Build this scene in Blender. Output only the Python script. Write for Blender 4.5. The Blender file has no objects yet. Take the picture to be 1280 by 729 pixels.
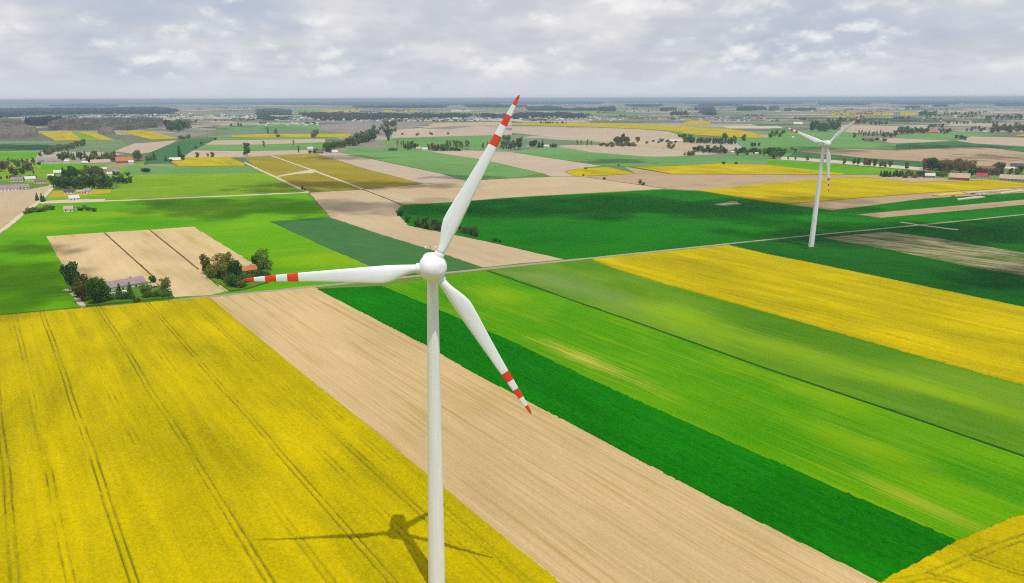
import bpy, bmesh, math, random
import numpy as np
from mathutils import Vector, Matrix
from mathutils.geometry import tessellate_polygon

random.seed(7); rng = np.random.default_rng(7)
sc = bpy.context.scene
COL = sc.collection

# ------------------------------------------------------------------ camera
F, CX, CY, CAM_H = 890.0, 577.0, 364.5, 118.0          # pinhole solved from the two turbines and the field edges
ROLL = math.atan(4 / 1280.0)
HY = 123.3 - (CX - 640) * 4 / 1280.0
PITCH = math.atan((CY - HY) / F)
_fw = Vector((0, math.cos(PITCH), -math.sin(PITCH)))
_u0 = Vector((0, math.sin(PITCH), math.cos(PITCH)))
_r0 = Vector((1, 0, 0))
_rt = math.cos(ROLL) * _r0 - math.sin(ROLL) * _u0
_up = math.sin(ROLL) * _r0 + math.cos(ROLL) * _u0
cd = bpy.data.cameras.new('camera'); cam = bpy.data.objects.new('camera', cd); COL.objects.link(cam)
cd.sensor_width = 36.0; cd.lens = F / 1280 * 36; cd.shift_x = (640 - CX) / 1280
cd.clip_start = 0.5; cd.clip_end = 300000
m = Matrix.Identity(4)
for i in range(3):
    m[i][0], m[i][1], m[i][2] = _rt[i], _up[i], -_fw[i]
m[2][3] = CAM_H
cam.matrix_world = m
sc.camera = cam

# ------------------------------------------------------------------ sun, sky, exposure
SUN_TO = Vector((12.0, -26.5, 82.8)).normalized()       # solved from the turbine's shadow
SUN_EL = math.asin(SUN_TO.z)
SUN_AZ = math.atan2(SUN_TO.x, SUN_TO.y)                 # clockwise from +Y
ld = bpy.data.lights.new('sun', 'SUN'); ld.energy = 2.8; ld.angle = math.radians(0.53); ld.color = (1.0, 0.955, 0.88)
sun = bpy.data.objects.new('sun', ld); COL.objects.link(sun)
sun.rotation_euler = SUN_TO.to_track_quat('Z', 'Y').to_euler()
sun.location = (0, -200, 400)
sc.view_settings.view_transform = 'Standard'; sc.view_settings.look = 'None'
sc.view_settings.exposure = 0.1; sc.view_settings.gamma = 1.0; sc.view_settings.use_curve_mapping = False

W = bpy.data.worlds.new('World'); sc.world = W; W.use_nodes = True
wt = W.node_tree; wn = wt.nodes; wl = wt.links; wn.clear()


def node(t, typ, **kw):
    n = t.nodes.new(typ)
    for k, v in kw.items():
        if k == 'inp':
            for kk, vv in v.items():
                s = n.inputs[kk]
                if isinstance(vv, bpy.types.NodeSocket): t.links.new(vv, s)
                else: s.default_value = vv
        else:
            setattr(n, k, v)
    return n


def M_(t, op, a, b=0.0, c=None, clamp=False):
    n = t.nodes.new('ShaderNodeMath'); n.operation = op; n.use_clamp = clamp
    for i, v in enumerate((a, b) if c is None else (a, b, c)):
        if isinstance(v, bpy.types.NodeSocket): t.links.new(v, n.inputs[i])
        else: n.inputs[i].default_value = v
    return n.outputs[0]


def mapr(t, v, a, b, c=0.0, d=1.0, smooth=True):
    n = t.nodes.new('ShaderNodeMapRange'); n.interpolation_type = 'SMOOTHSTEP' if smooth else 'LINEAR'
    t.links.new(v, n.inputs[0])
    for i, x in enumerate((a, b, c, d)): n.inputs[1 + i].default_value = x
    return n.outputs[0]


def mixc(t, f, a, b):
    n = t.nodes.new('ShaderNodeMix'); n.data_type = 'RGBA'
    for s, v in ((n.inputs[0], f), (n.inputs[6], a), (n.inputs[7], b)):
        if isinstance(v, bpy.types.NodeSocket): t.links.new(v, s)
        else: s.default_value = v if not isinstance(v, tuple) or len(v) == 4 else (*v, 1)
    return n.outputs[2]


def noise(t, vec, scale, detail=4.0, rough=0.55, dist=0.0, w=None):
    n = t.nodes.new('ShaderNodeTexNoise')
    if vec is not None: t.links.new(vec, n.inputs['Vector'])
    n.inputs['Scale'].default_value = scale; n.inputs['Detail'].default_value = detail
    n.inputs['Roughness'].default_value = rough; n.inputs['Distortion'].default_value = dist
    return n.outputs['Fac']


SKY_S = 0.115
sky = node(wt, 'ShaderNodeTexSky', sky_type='NISHITA', sun_disc=False, sun_elevation=SUN_EL, sun_rotation=SUN_AZ,
           altitude=120, air_density=1.0, dust_density=1.5, ozone_density=1.0)
tc = node(wt, 'ShaderNodeTexCoord')
sep = node(wt, 'ShaderNodeSeparateXYZ', inp={0: tc.outputs['Generated']})
zc = M_(wt, 'MAXIMUM', sep.outputs[2], 0.0)


def deck(c, zs, dz):
    """point on a cloud layer seen in this direction: flat layer far away, with some height to the clouds"""
    zz = M_(wt, 'ADD', zc, dz)
    k = M_(wt, 'DIVIDE', 1.0, M_(wt, 'ADD', zz, c))
    return node(wt, 'ShaderNodeCombineXYZ', inp={0: M_(wt, 'MULTIPLY', sep.outputs[0], k), 1: M_(wt, 'MULTIPLY', sep.outputs[1], k),
                                                 2: M_(wt, 'MULTIPLY', zz, zs)}).outputs[0]


def cumulus(dz):
    p = deck(0.62, 1.5, dz)
    n = noise(wt, p, 5.4, 6, 0.6, 0.0)
    vo_ = node(wt, 'ShaderNodeTexVoronoi', feature='F1', inp={'Vector': p, 'Scale': 17.0, 'Randomness': 1.0})
    return M_(wt, 'ADD', n, M_(wt, 'MULTIPLY', M_(wt, 'SUBTRACT', 0.5, vo_.outputs['Distance']), 0.17))


dA = cumulus(0.0); dB = cumulus(0.009)                                   # the second sample looks a little higher up the cloud
big = noise(wt, deck(0.25, 3.0, 0.0), 1.1, 4, 0.5)
low = mapr(wt, zc, 0.004, 0.034)
lit = mapr(wt, M_(wt, 'SUBTRACT', dA, dB), -0.06, 0.13)                  # bright where the cloud ends above this point: its top
dens = mapr(wt, dA, 0.46, 0.64)
lay = noise(wt, deck(0.16, 5.0, 0.0), 2.2, 5, 0.6)
grey = mixc(wt, mapr(wt, M_(wt, 'ADD', M_(wt, 'MULTIPLY', dA, 0.5), M_(wt, 'MULTIPLY', lay, 0.5)), 0.38, 0.6), (4.75, 4.9, 5.4, 1), (6.0, 6.0, 6.2, 1))
grey = mixc(wt, M_(wt, 'MULTIPLY', mapr(wt, big, 0.5, 0.68), M_(wt, 'MULTIPLY', low, 0.8)), grey, (3.7, 4.25, 5.25, 1))
puff = M_(wt, 'MULTIPLY', M_(wt, 'MULTIPLY', dens, lit), M_(wt, 'MULTIPLY', low, 0.85), clamp=True)
cloud = mixc(wt, puff, grey, (7.55, 7.45, 7.35, 1))
hz = mapr(wt, zc, 0.0, 0.05)
cloud = mixc(wt, hz, (5.35, 5.5, 5.95, 1), cloud)
cover = M_(wt, 'MAXIMUM', M_(wt, 'MAXIMUM', mapr(wt, dA, 0.20, 0.34), 0.88), M_(wt, 'SUBTRACT', 1.0, hz))
skyc = mixc(wt, cover, sky.outputs[0], cloud)
bg = node(wt, 'ShaderNodeBackground', inp={0: skyc, 1: SKY_S})
wo = node(wt, 'ShaderNodeOutputWorld', inp={0: bg.outputs[0]})

sc.render.engine = 'CYCLES'
sc.cycles.use_denoising = False
sc.cycles.pixel_filter_type = 'BLACKMAN_HARRIS'; sc.cycles.filter_width = 1.1
sc.cycles.use_adaptive_sampling = True; sc.cycles.adaptive_threshold = 0.012
sc.cycles.max_bounces = 5; sc.cycles.diffuse_bounces = 3; sc.cycles.glossy_bounces = 2
sc.cycles.transparent_max_bounces = 24; sc.cycles.volume_bounces = 0
sc.cycles.sample_clamp_indirect = 4.0


# ------------------------------------------------------------------ helpers
def gnd(px, py, z=0.0):
    """ground point (at height z) that lies under a pixel of the 1280x729 photograph"""
    d = _fw * F + _rt * (px - CX) + _up * (CY - py)
    t = (z - CAM_H) / d.z
    return Vector((d.x * t, d.y * t, z))


def depth_at(p):
    return (Vector(p) - Vector((0, 0, CAM_H))).dot(_fw)


def tag(o, label=None, cat=None, group=None, kind=None):
    if label: o['label'] = label
    if cat: o['category'] = cat
    if group: o['group'] = group
    if kind: o['kind'] = kind
    return o


def link(name, data, parent=None):
    o = bpy.data.objects.new(name, data); COL.objects.link(o)
    if parent is not None: o.parent = parent
    return o


def empty(name, loc=(0, 0, 0), rz=0.0):
    o = link(name, None); o.location = loc; o.rotation_euler = (0, 0, rz); o.empty_display_size = 0.5
    return o


def mesh(name, verts, faces, mats=(), smooth=False, fmat=None):
    me = bpy.data.meshes.new(name)
    me.from_pydata([tuple(v) for v in verts], [], [tuple(f) for f in faces])
    for mt in mats: me.materials.append(mt)
    if fmat is not None: me.polygons.foreach_set('material_index', fmat)
    if smooth: me.polygons.foreach_set('use_smooth', [True] * len(me.polygons))
    me.update()
    return me


def grid_mesh(name, P, quads, mats, smooth=True):
    me = bpy.data.meshes.new(name)
    n, k = len(P), len(quads)
    me.vertices.add(n); me.vertices.foreach_set('co', np.asarray(P, np.float32).ravel())
    me.loops.add(4 * k); me.loops.foreach_set('vertex_index', np.asarray(quads, np.int32).ravel())
    me.polygons.add(k); me.polygons.foreach_set('loop_start', np.arange(0, 4 * k, 4, dtype=np.int32))
    me.polygons.foreach_set('use_smooth', np.full(k, smooth))
    for mt in mats: me.materials.append(mt)
    me.update(calc_edges=True)
    return me


# ------------------------------------------------------------------ materials
def newmat(name, rough=0.9, spec=0.2):
    mt = bpy.data.materials.new(name); mt.use_nodes = True
    b = mt.node_tree.nodes['Principled BSDF']
    b.inputs['Roughness'].default_value = rough; b.inputs['Specular IOR Level'].default_value = spec
    return mt, mt.node_tree, b


def plain(name, col, rough=0.8, spec=0.3, var=0.12, scale=0.6):
    mt, t, b = newmat(name, rough, spec)
    g = node(t, 'ShaderNodeTexCoord')
    n = noise(t, g.outputs['Object'], scale, 5, 0.6)
    c = mixc(t, mapr(t, n, 0.3, 0.7), tuple(x * (1 - var) for x in col), tuple(min(1, x * (1 + var)) for x in col))
    t.links.new(c, b.inputs['Base Color'])
    return mt


def rowcoords(t, ang):
    g = node(t, 'ShaderNodeNewGeometry')
    mp = node(t, 'ShaderNodeMapping', inp={'Vector': g.outputs['Position'], 'Rotation': (0, 0, -ang)})
    return mp.outputs[0]


def stretched(t, v, sx, sy):
    return node(t, 'ShaderNodeMapping', inp={'Vector': v, 'Scale': (sx, sy, 0.3)}).outputs[0]


def field_mat(name, c_lo, c_hi, c_alt=None, ang=-56, streak=0.6, patch=0.6, fine=0.5, alt_amt=0.5, fs=1.6, row=0.35, bump=0.4,
              patch_scale=0.012, alt_thr=0.58, spots=()):
    """crop or soil: patches tens of metres across, streaks along the drill rows, plant-size mottling"""
    mt, t, b = newmat(name, 1.0, 0.0)
    v = rowcoords(t, math.radians(ang))
    nP = noise(t, stretched(t, v, 0.55, 1.0), patch_scale, 5, 0.55, 0.4)
    nS = noise(t, stretched(t, v, 0.022, row), 1.0, 6, 0.75)
    nF = noise(t, stretched(t, v, 0.55, 1.0), fs, 6, 0.8)
    f = M_(t, 'ADD', M_(t, 'MULTIPLY', M_(t, 'SUBTRACT', nP, 0.5), patch * 2.2),
           M_(t, 'ADD', M_(t, 'MULTIPLY', M_(t, 'SUBTRACT', nS, 0.5), streak * 2.0),
              M_(t, 'MULTIPLY', M_(t, 'SUBTRACT', nF, 0.5), fine * 2.0)))
    f = M_(t, 'ADD', f, 0.5, clamp=True)
    c = mixc(t, f, c_lo, c_hi)
    if c_alt:
        nA = noise(t, stretched(t, v, 0.006, row * 0.45), 1.0, 5, 0.7, 0.3)
        nB = noise(t, v, 0.02, 3, 0.6)
        a = M_(t, 'MULTIPLY', mapr(t, M_(t, 'ADD', M_(t, 'MULTIPLY', nA, 0.7), M_(t, 'MULTIPLY', nB, 0.3)), alt_thr - 0.06, alt_thr + 0.1), alt_amt)
        c = mixc(t, a, c, c_alt)
    for (sx_, sy_, ra, rb, col, gap) in spots:          # thin or lush places in this crop, ragged along the rows
        w0 = Vector((sx_, sy_, 0)); w0.rotate(Matrix.Rotation(-math.radians(ang), 3, 'Z'))
        dv = node(t, 'ShaderNodeVectorMath', operation='SUBTRACT', inp={0: v, 1: w0})
        ml = node(t, 'ShaderNodeVectorMath', operation='MULTIPLY', inp={0: dv.outputs[0], 1: (1 / ra, 1 / rb, 0)})
        ln = node(t, 'ShaderNodeVectorMath', operation='LENGTH', inp={0: ml.outputs[0]})
        e = M_(t, 'ADD', M_(t, 'SUBTRACT', 1.0, ln.outputs['Value']), M_(t, 'ADD', M_(t, 'MULTIPLY', M_(t, 'SUBTRACT', nS, 0.5), gap), M_(t, 'MULTIPLY', M_(t, 'SUBTRACT', nP, 0.5), 2.6)))
        c = mixc(t, mapr(t, e, -0.25, 1.3, 0.0, 0.85 if gap > 3 else 0.7), c, col)
    t.links.new(c, b.inputs['Base Color'])
    if bump:
        bp = node(t, 'ShaderNodeBump', inp={'Strength': bump, 'Distance': 0.25, 'Height': nF})
        t.links.new(bp.outputs[0], b.inputs['Normal'])
    return mt


def rape_mat(name, bare=False):
    mt, t, b = newmat(name, 1.0, 0.0)
    v = rowcoords(t, math.radians(-56))
    nP = noise(t, stretched(t, v, 0.5, 1.0), 0.022, 5, 0.6, 0.5)
    nS = noise(t, stretched(t, v, 0.01, 0.22), 1.0, 4, 0.65)
    nF = noise(t, v, 1.15, 6, 0.8)
    f = M_(t, 'ADD', M_(t, 'ADD', M_(t, 'MULTIPLY', M_(t, 'SUBTRACT', nP, 0.5), 1.5), M_(t, 'MULTIPLY', M_(t, 'SUBTRACT', nS, 0.5), 1.1)),
           M_(t, 'ADD', M_(t, 'MULTIPLY', M_(t, 'SUBTRACT', nF, 0.5), 1.9), 0.56), clamp=True)
    c = mixc(t, f, (0.215, 0.19, 0.001), (0.52, 0.405, 0.0))
    if bare:
        at = node(t, 'ShaderNodeAttribute', attribute_name='bare')
        c = mixc(t, at.outputs['Fac'], c, mixc(t, nF, (0.075, 0.085, 0.006), (0.15, 0.145, 0.010)))
    t.links.new(c, b.inputs['Base Color'])
    bp = node(t, 'ShaderNodeBump', inp={'Strength': 0.35, 'Distance': 0.25, 'Height': nF})
    t.links.new(bp.outputs[0], b.inputs['Normal'])
    return mt


RAPE = rape_mat('rapeseed_flowers'); RAPE_N = rape_mat('rapeseed_flowers_and_stems', True)
TAN_N = field_mat('dry_tilled_soil', (0.35, 0.25, 0.12), (0.58, 0.43, 0.225), (0.30, 0.215, 0.045), streak=0.85, patch=0.6, fine=0.75, fs=1.4, alt_amt=0.6, row=0.9, alt_thr=0.54, bump=0.25)
TAN = field_mat('pale_tilled_soil', (0.36, 0.27, 0.165), (0.50, 0.395, 0.25), (0.30, 0.22, 0.13), streak=0.5, patch=0.8, fine=0.4, alt_amt=0.4, row=0.12, patch_scale=0.007, bump=0.1)
TAN_Y = field_mat('yellowish_tilled_soil', (0.40, 0.295, 0.15), (0.60, 0.455, 0.25), (0.36, 0.28, 0.05), streak=0.5, patch=0.9, fine=0.5, alt_amt=0.7, row=0.3, patch_scale=0.02, bump=0.1)
TAN_D = field_mat('brownish_tilled_soil', (0.30, 0.215, 0.13), (0.43, 0.32, 0.20), (0.22, 0.16, 0.10), ang=20, streak=0.6, patch=0.6, fine=0.2, row=0.06, patch_scale=0.006, bump=0.1)
PINK = field_mat('pinkish_tilled_soil', (0.36, 0.29, 0.21), (0.46, 0.375, 0.275), (0.30, 0.225, 0.165), ang=15, streak=0.5, patch=0.5, fine=0.1, row=0.04, patch_scale=0.004, bump=0)
GR_D = field_mat('dark_dense_cereal', (0.002, 0.07, 0.001), (0.008, 0.19, 0.001), streak=0.5, patch=0.8, fine=0.85, fs=0.75, bump=0.7)
GR_B = field_mat('bright_young_cereal', (0.02, 0.175, 0.001), (0.115, 0.30, 0.001), (0.28, 0.33, 0.006), streak=0.7, patch=0.8, fine=0.9, alt_amt=0.35, row=0.9, alt_thr=0.55, patch_scale=0.018, spots=[(58.6, 310.7, 38, 7, (0.42, 0.38, 0.05, 1), 4.5), (136.6, 192.0, 20, 4, (0.26, 0.31, 0.02, 1), 4.5), (143.0, 225.3, 40, 22, (0.20, 0.33, 0.003, 1), 1.5), (143.8, 274.5, 60, 14, (0.20, 0.33, 0.003, 1), 1.5), (21.3, 425.1, 40, 20, (0.20, 0.33, 0.003, 1), 1.2)])
GR_G = field_mat('greyish_young_cereal', (0.035, 0.14, 0.003), (0.14, 0.265, 0.010), (0.24, 0.31, 0.09), streak=0.5, patch=1.1, fine=0.9, alt_amt=0.3, row=0.8, patch_scale=0.012, spots=[(51.3, 476.3, 50, 35, (0.15, 0.24, 0.06, 1), 1.2), (73.8, 443.8, 60, 22, (0.15, 0.24, 0.06, 1), 1.5), (152.1, 334.4, 70, 18, (0.20, 0.33, 0.003, 1), 1.5), (127.0, 381.9, 40, 14, (0.20, 0.33, 0.003, 1), 1.5), (201.1, 265.9, 45, 10, (0.20, 0.33, 0.003, 1), 1.5), (182.8, 366.6, 110, 5, (0.035, 0.15, 0.004, 1), 1.5)])
GR_M = field_mat('deep_green_cereal', (0.003, 0.085, 0.002), (0.016, 0.175, 0.003), ang=22.8, streak=0.6, patch=0.7, fine=0.6, row=0.3, patch_scale=0.009)
GR_L = field_mat('fresh_green_cereal', (0.045, 0.22, 0.001), (0.14, 0.335, 0.001), (0.27, 0.38, 0.005), ang=20, streak=0.5, patch=0.8, fine=0.6, alt_amt=0.35, row=0.3, patch_scale=0.011, spots=[(-107.6, 529.0, 60, 45, (0.20, 0.33, 0.003, 1), 1.0), (-329.9, 754.7, 130, 40, (0.20, 0.33, 0.003, 1), 1.0), (-395.1, 673.0, 60, 40, (0.20, 0.33, 0.003, 1), 1.0)])
GR_R = field_mat('dark_green_cereal', (0.004, 0.06, 0.004), (0.014, 0.125, 0.006), ang=-40, streak=0.6, patch=0.6, fine=0.3, row=0.12, patch_scale=0.01)
TEAL = field_mat('blue_green_cereal', (0.03, 0.105, 0.03), (0.065, 0.17, 0.05), ang=-35, streak=0.6, patch=0.5, fine=0.25, row=0.2)
MUTE = field_mat('muted_green_cereal', (0.085, 0.20, 0.05), (0.15, 0.30, 0.085), (0.2, 0.3, 0.12), ang=-30, streak=0.5, patch=0.7, fine=0.1, row=0.08, patch_scale=0.005, bump=0)
MUTE_G = field_mat('grey_green_grass', (0.10, 0.165, 0.075), (0.17, 0.24, 0.115), (0.24, 0.27, 0.16), ang=15, streak=0.6, patch=0.7, fine=0.1, row=0.04, patch_scale=0.004, bump=0)
MEAD = field_mat('meadow_grass', (0.09, 0.22, 0.006), (0.21, 0.33, 0.012), (0.38, 0.34, 0.03), ang=8, streak=0.9, patch=0.5, fine=0.2, row=0.07, patch_scale=0.008, bump=0.1)
OLIVE = field_mat('olive_brown_crop', (0.20, 0.165, 0.012), (0.32, 0.255, 0.028), (0.28, 0.26, 0.01), ang=-28, streak=0.4, patch=0.7, fine=0.25, row=0.15, patch_scale=0.012)
GREYF = field_mat('grey_fallow', (0.19, 0.175, 0.155), (0.28, 0.25, 0.22), ang=10, streak=0.6, patch=0.6, fine=0.1, row=0.03, patch_scale=0.003, bump=0)
PATH = field_mat('dry_dirt_track', (0.42, 0.37, 0.24), (0.58, 0.52, 0.36), ang=22, streak=0.3, patch=0.4, fine=0.5, bump=0.1)
ROADM = field_mat('grey_gravel_road', (0.24, 0.23, 0.16), (0.36, 0.33, 0.24), ang=22.8, streak=0.3, patch=0.4, fine=0.4, bump=0.1)
VERGE = field_mat('grass_verge', (0.05, 0.13, 0.008), (0.12, 0.21, 0.02), (0.25, 0.25, 0.06), fine=0.6, alt_amt=0.5)
VERGE_D = field_mat('dark_ditch_grass', (0.012, 0.06, 0.006), (0.03, 0.10, 0.008), fine=0.6)
DITCH = field_mat('dark_ditch_soil', (0.09, 0.065, 0.025), (0.14, 0.10, 0.04), fine=0.6)
PALE = field_mat('pale_sand', (0.42, 0.37, 0.27), (0.54, 0.48, 0.37), fine=0.4, bump=0.1)

# far base ground: a patchwork too distant to pick apart
GB, t, b = newmat('far_farmland', 0.95, 0.05)
g = node(t, 'ShaderNodeNewGeometry')
mp = node(t, 'ShaderNodeMapping', inp={'Vector': g.outputs['Position'], 'Rotation': (0, 0, 0.4)})
mp2 = stretched(t, mp.outputs[0], 0.0016, 0.0046)
vo = node(t, 'ShaderNodeTexVoronoi', feature='F1', distance='CHEBYCHEV', inp={'Vector': mp2, 'Scale': 1.0, 'Randomness': 0.85})
ws = node(t, 'ShaderNodeTexWhiteNoise', noise_dimensions='3D', inp={'Vector': vo.outputs['Position']})
cr = node(t, 'ShaderNodeValToRGB', inp={'Fac': ws.outputs['Value']})
cr.color_ramp.interpolation = 'CONSTANT'
stops = [(0, (0.10, 0.14, 0.07)), (.18, (0.17, 0.20, 0.11)), (.34, (0.24, 0.215, 0.165)), (.5, (0.40, 0.34, 0.26)), (.62, (0.075, 0.11, 0.055)), (.76, (0.24, 0.27, 0.15)), (.88, (0.46, 0.40, 0.32))]
while len(cr.color_ramp.elements) < len(stops): cr.color_ramp.elements.new(0.5)
for e, (pp, cc) in zip(cr.color_ramp.elements, stops): e.position = pp; e.color = (*cc, 1)
n1 = noise(t, g.outputs['Position'], 0.004, 6, 0.65)
farc = mixc(t, 0.35, cr.outputs[0], mixc(t, n1, (0.06, 0.085, 0.045), (0.28, 0.26, 0.19)))
sepg = node(t, 'ShaderNodeSeparateXYZ', inp={0: g.outputs['Position']})
n2 = noise(t, g.outputs['Position'], 0.05, 6, 0.7)
nearc = mixc(t, n2, (0.06, 0.14, 0.012), (0.15, 0.22, 0.03))
c = mixc(t, mapr(t, sepg.outputs[1], 900, 1700), nearc, farc)
t.links.new(c, b.inputs['Base Color'])

WHITE, t, b = newmat('turbine_white_paint', 0.42, 0.4)
oc = node(t, 'ShaderNodeTexCoord')
gn = noise(t, node(t, 'ShaderNodeMapping', inp={'Vector': oc.outputs['Object'], 'Scale': (2.2, 2.2, 0.07)}).outputs[0], 1.0, 6, 0.7)
t.links.new(mixc(t, mapr(t, gn, 0.35, 0.75), (0.76, 0.775, 0.825), (0.86, 0.875, 0.92)), b.inputs['Base Color'])
RED, t, b = newmat('signal_red_paint', 0.4, 0.4)
oc = node(t, 'ShaderNodeTexCoord'); gn = noise(t, oc.outputs['Object'], 0.9, 5, 0.7)
t.links.new(mixc(t, gn, (0.68, 0.035, 0.015), (0.80, 0.065, 0.025)), b.inputs['Base Color'])
TOWG = plain('tower_foot_grey_green', (0.74, 0.775, 0.765), 0.5, 0.3, 0.05)
METAL = plain('galvanised_metal', (0.42, 0.43, 0.42), 0.45, 0.5)
DARKM = plain('dark_metal', (0.05, 0.05, 0.055), 0.5, 0.4)
CONC = plain('concrete', (0.42, 0.41, 0.39), 0.9, 0.2)
GLASS = plain('window_glass', (0.035, 0.045, 0.055), 0.15, 0.6, 0.2)
BARK = plain('bark', (0.075, 0.058, 0.042), 0.95, 0.1, 0.3, 3)
BARK_P = plain('pale_bark', (0.20, 0.155, 0.10), 0.95, 0.1, 0.3, 3)
WALL = {'white': plain('white_render', (0.72, 0.70, 0.67)), 'cream': plain('cream_render', (0.62, 0.52, 0.36)), 'grey': plain('grey_render', (0.40, 0.38, 0.36)),
        'brick': plain('red_brick', (0.36, 0.16, 0.09)), 'tan': plain('tan_render', (0.50, 0.38, 0.24)), 'orange': plain('orange_render', (0.60, 0.27, 0.06))}
ROOF = {'grey': plain('grey_sheet_roof', (0.25, 0.235, 0.24)), 'purple': plain('weathered_purple_roof', (0.27, 0.205, 0.215)), 'dark': plain('dark_slate_roof', (0.06, 0.065, 0.085)),
        'orange': plain('orange_tile_roof', (0.42, 0.15, 0.055)), 'red': plain('red_tile_roof', (0.36, 0.045, 0.045)), 'brown': plain('brown_tile_roof', (0.19, 0.12, 0.09)),
        'pale': plain('pale_sheet_roof', (0.58, 0.55, 0.52)), 'tan': plain('tan_sheet_roof', (0.42, 0.33, 0.25))}


def leaf_mat(name, lo, hi):
    mt, t, b = newmat(name, 0.8, 0.15)
    oi = node(t, 'ShaderNodeObjectInfo'); g = node(t, 'ShaderNodeNewGeometry')
    n = noise(t, g.outputs['Position'], 0.35, 3, 0.6)
    f = M_(t, 'ADD', M_(t, 'MULTIPLY', oi.outputs['Random'], 0.4), M_(t, 'MULTIPLY', n, 0.6))
    c = mixc(t, mapr(t, f, 0.2, 0.8), lo, hi)
    t.links.new(c, b.inputs['Base Color'])
    tl = node(t, 'ShaderNodeBsdfTranslucent', inp={0: c})
    mx = node(t, 'ShaderNodeMixShader', inp={0: 0.45, 1: b.outputs[0], 2: tl.outputs[0]})
    t.links.new(mx.outputs[0], t.nodes['Material Output'].inputs[0])
    return mt


LEAF = {'dark': leaf_mat('dark_foliage', (0.030, 0.094, 0.016), (0.104, 0.235, 0.034)), 'green': leaf_mat('green_foliage', (0.075, 0.217, 0.016), (0.208, 0.300, 0.038)),
        'olive': leaf_mat('olive_foliage', (0.116, 0.138, 0.020), (0.275, 0.275, 0.043)), 'brown': leaf_mat('brownish_budding_foliage', (0.15, 0.115, 0.045), (0.28, 0.21, 0.085)),
        'yellow': leaf_mat('yellow_green_foliage', (0.13, 0.15, 0.012), (0.25, 0.24, 0.03)), 'gold': leaf_mat('golden_budding_foliage', (0.30, 0.22, 0.05), (0.45, 0.33, 0.10)),
        'grey': leaf_mat('grey_green_foliage', (0.113, 0.160, 0.075), (0.264, 0.300, 0.142))}
WOODM = {'blue': leaf_mat('far_pine_forest', (0.006, 0.026, 0.03), (0.018, 0.05, 0.05)), 'brown': leaf_mat('far_leafless_wood', (0.21, 0.19, 0.145), (0.34, 0.30, 0.23)),
         'green': leaf_mat('far_mixed_wood', (0.022, 0.05, 0.042), (0.07, 0.105, 0.075))}

# ------------------------------------------------------------------ the ground
R_G = 58000
vs = [(R_G * math.cos(a * math.pi / 24), R_G * math.sin(a * math.pi / 24), 0) for a in range(48)]
fs = [tuple(range(48))]
o = link('ground', mesh('ground', vs, fs, [GB])); tag(o, 'flat farmland plain reaching to the horizon', kind='structure')

_zi = [0]


def poly_pts(pts, z, jit):
    """pixel outline -> world outline with a slightly uneven edge"""
    W_ = [gnd(x, y, z) for x, y in pts]
    out = []
    for i, a in enumerate(W_):
        b2 = W_[(i + 1) % len(W_)]
        e = b2 - a; L = e.length
        n = int(min(40, max(1, L / 6.0)))
        nrm = Vector((-e.y, e.x, 0)).normalized() if L > 0 else Vector()
        for k in range(n):
            q = a + e * (k / n)
            if k: q = q + nrm * random.gauss(0, jit)
            out.append(q)
    return out


def field(name, pts, mat, label, h=0.05, jit=0.4):
    """a field: flat crop or soil surface at its own height with its standing edge down to the ground"""
    _zi[0] += 1
    z = h + _zi[0] * 0.004
    P = poly_pts(pts, z, jit)
    n = len(P)
    tris = tessellate_polygon([P])
    verts = P + [Vector((p.x, p.y, 0.0)) for p in P]
    faces = [tuple(t_) for t_ in tris]
    area = sum((P[i].x * P[(i + 1) % n].y - P[(i + 1) % n].x * P[i].y) for i in range(n))
    fixed = []
    for a, b2, c2 in faces:
        s = (P[b2] - P[a]).cross(P[c2] - P[a]).z
        fixed.append((a, b2, c2) if s > 0 else (a, c2, b2))
    for i in range(n):
        j = (i + 1) % n
        fixed.append((i, n + i, n + j, j) if area > 0 else (i, j, n + j, n + i))
    o = link(name, mesh(name, verts, fixed, [mat]))
    return tag(o, label, kind='structure')


def strip(name, pts, width, mat, label, z=None, world=False):
    """a track, road, ditch or hedge-bank of constant width along a line"""
    _zi[0] += 1
    zz = (0.42 + _zi[0] * 0.004) if z is None else z
    P = [Vector((*p, zz)) if world else gnd(p[0], p[1], zz) for p in pts]
    Q = []
    for a, b2 in zip(P[:-1], P[1:]):
        n = max(1, int((b2 - a).length / 8))
        Q += [a.lerp(b2, k / n) for k in range(n)]
    Q.append(P[-1])
    verts, faces = [], []
    for i, q in enumerate(Q):
        e = (Q[min(i + 1, len(Q) - 1)] - Q[max(i - 1, 0)]).normalized()
        nr = Vector((-e.y, e.x, 0))
        w = width * 0.5 * (1 + random.uniform(-.12, .12))
        s = nr * random.gauss(0, width * 0.05)
        for sgn in (1, -1):
            verts.append(q + s + nr * (w * sgn))
        for sgn in (1, -1):
            v = q + s + nr * ((w + 0.4) * sgn); verts.append((v.x, v.y, 0.0))
    for i in range(len(Q) - 1):
        a, c2 = 4 * i, 4 * i + 4
        faces += [(a + 1, c2 + 1, c2, a), (a, c2, c2 + 2, a + 2), (a + 3, c2 + 3, c2 + 1, a + 1)]
    o = link(name, mesh(name, verts, faces, [mat]))
    return tag(o, label, kind='structure')


def inside(poly, X, Y):
    r = np.zeros(X.shape, bool); n = len(poly)
    for i in range(n):
        x1, y1 = poly[i]; x2, y2 = poly[(i + 1) % n]
        if y1 == y2: continue
        c2 = ((y1 > Y) != (y2 > Y)) & (X < (x2 - x1) * (Y - y1) / (y2 - y1) + x1)
        r ^= c2
    return r


DIR = np.array([0.555, -0.832]); NRM = np.array([0.832, 0.555])


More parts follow.
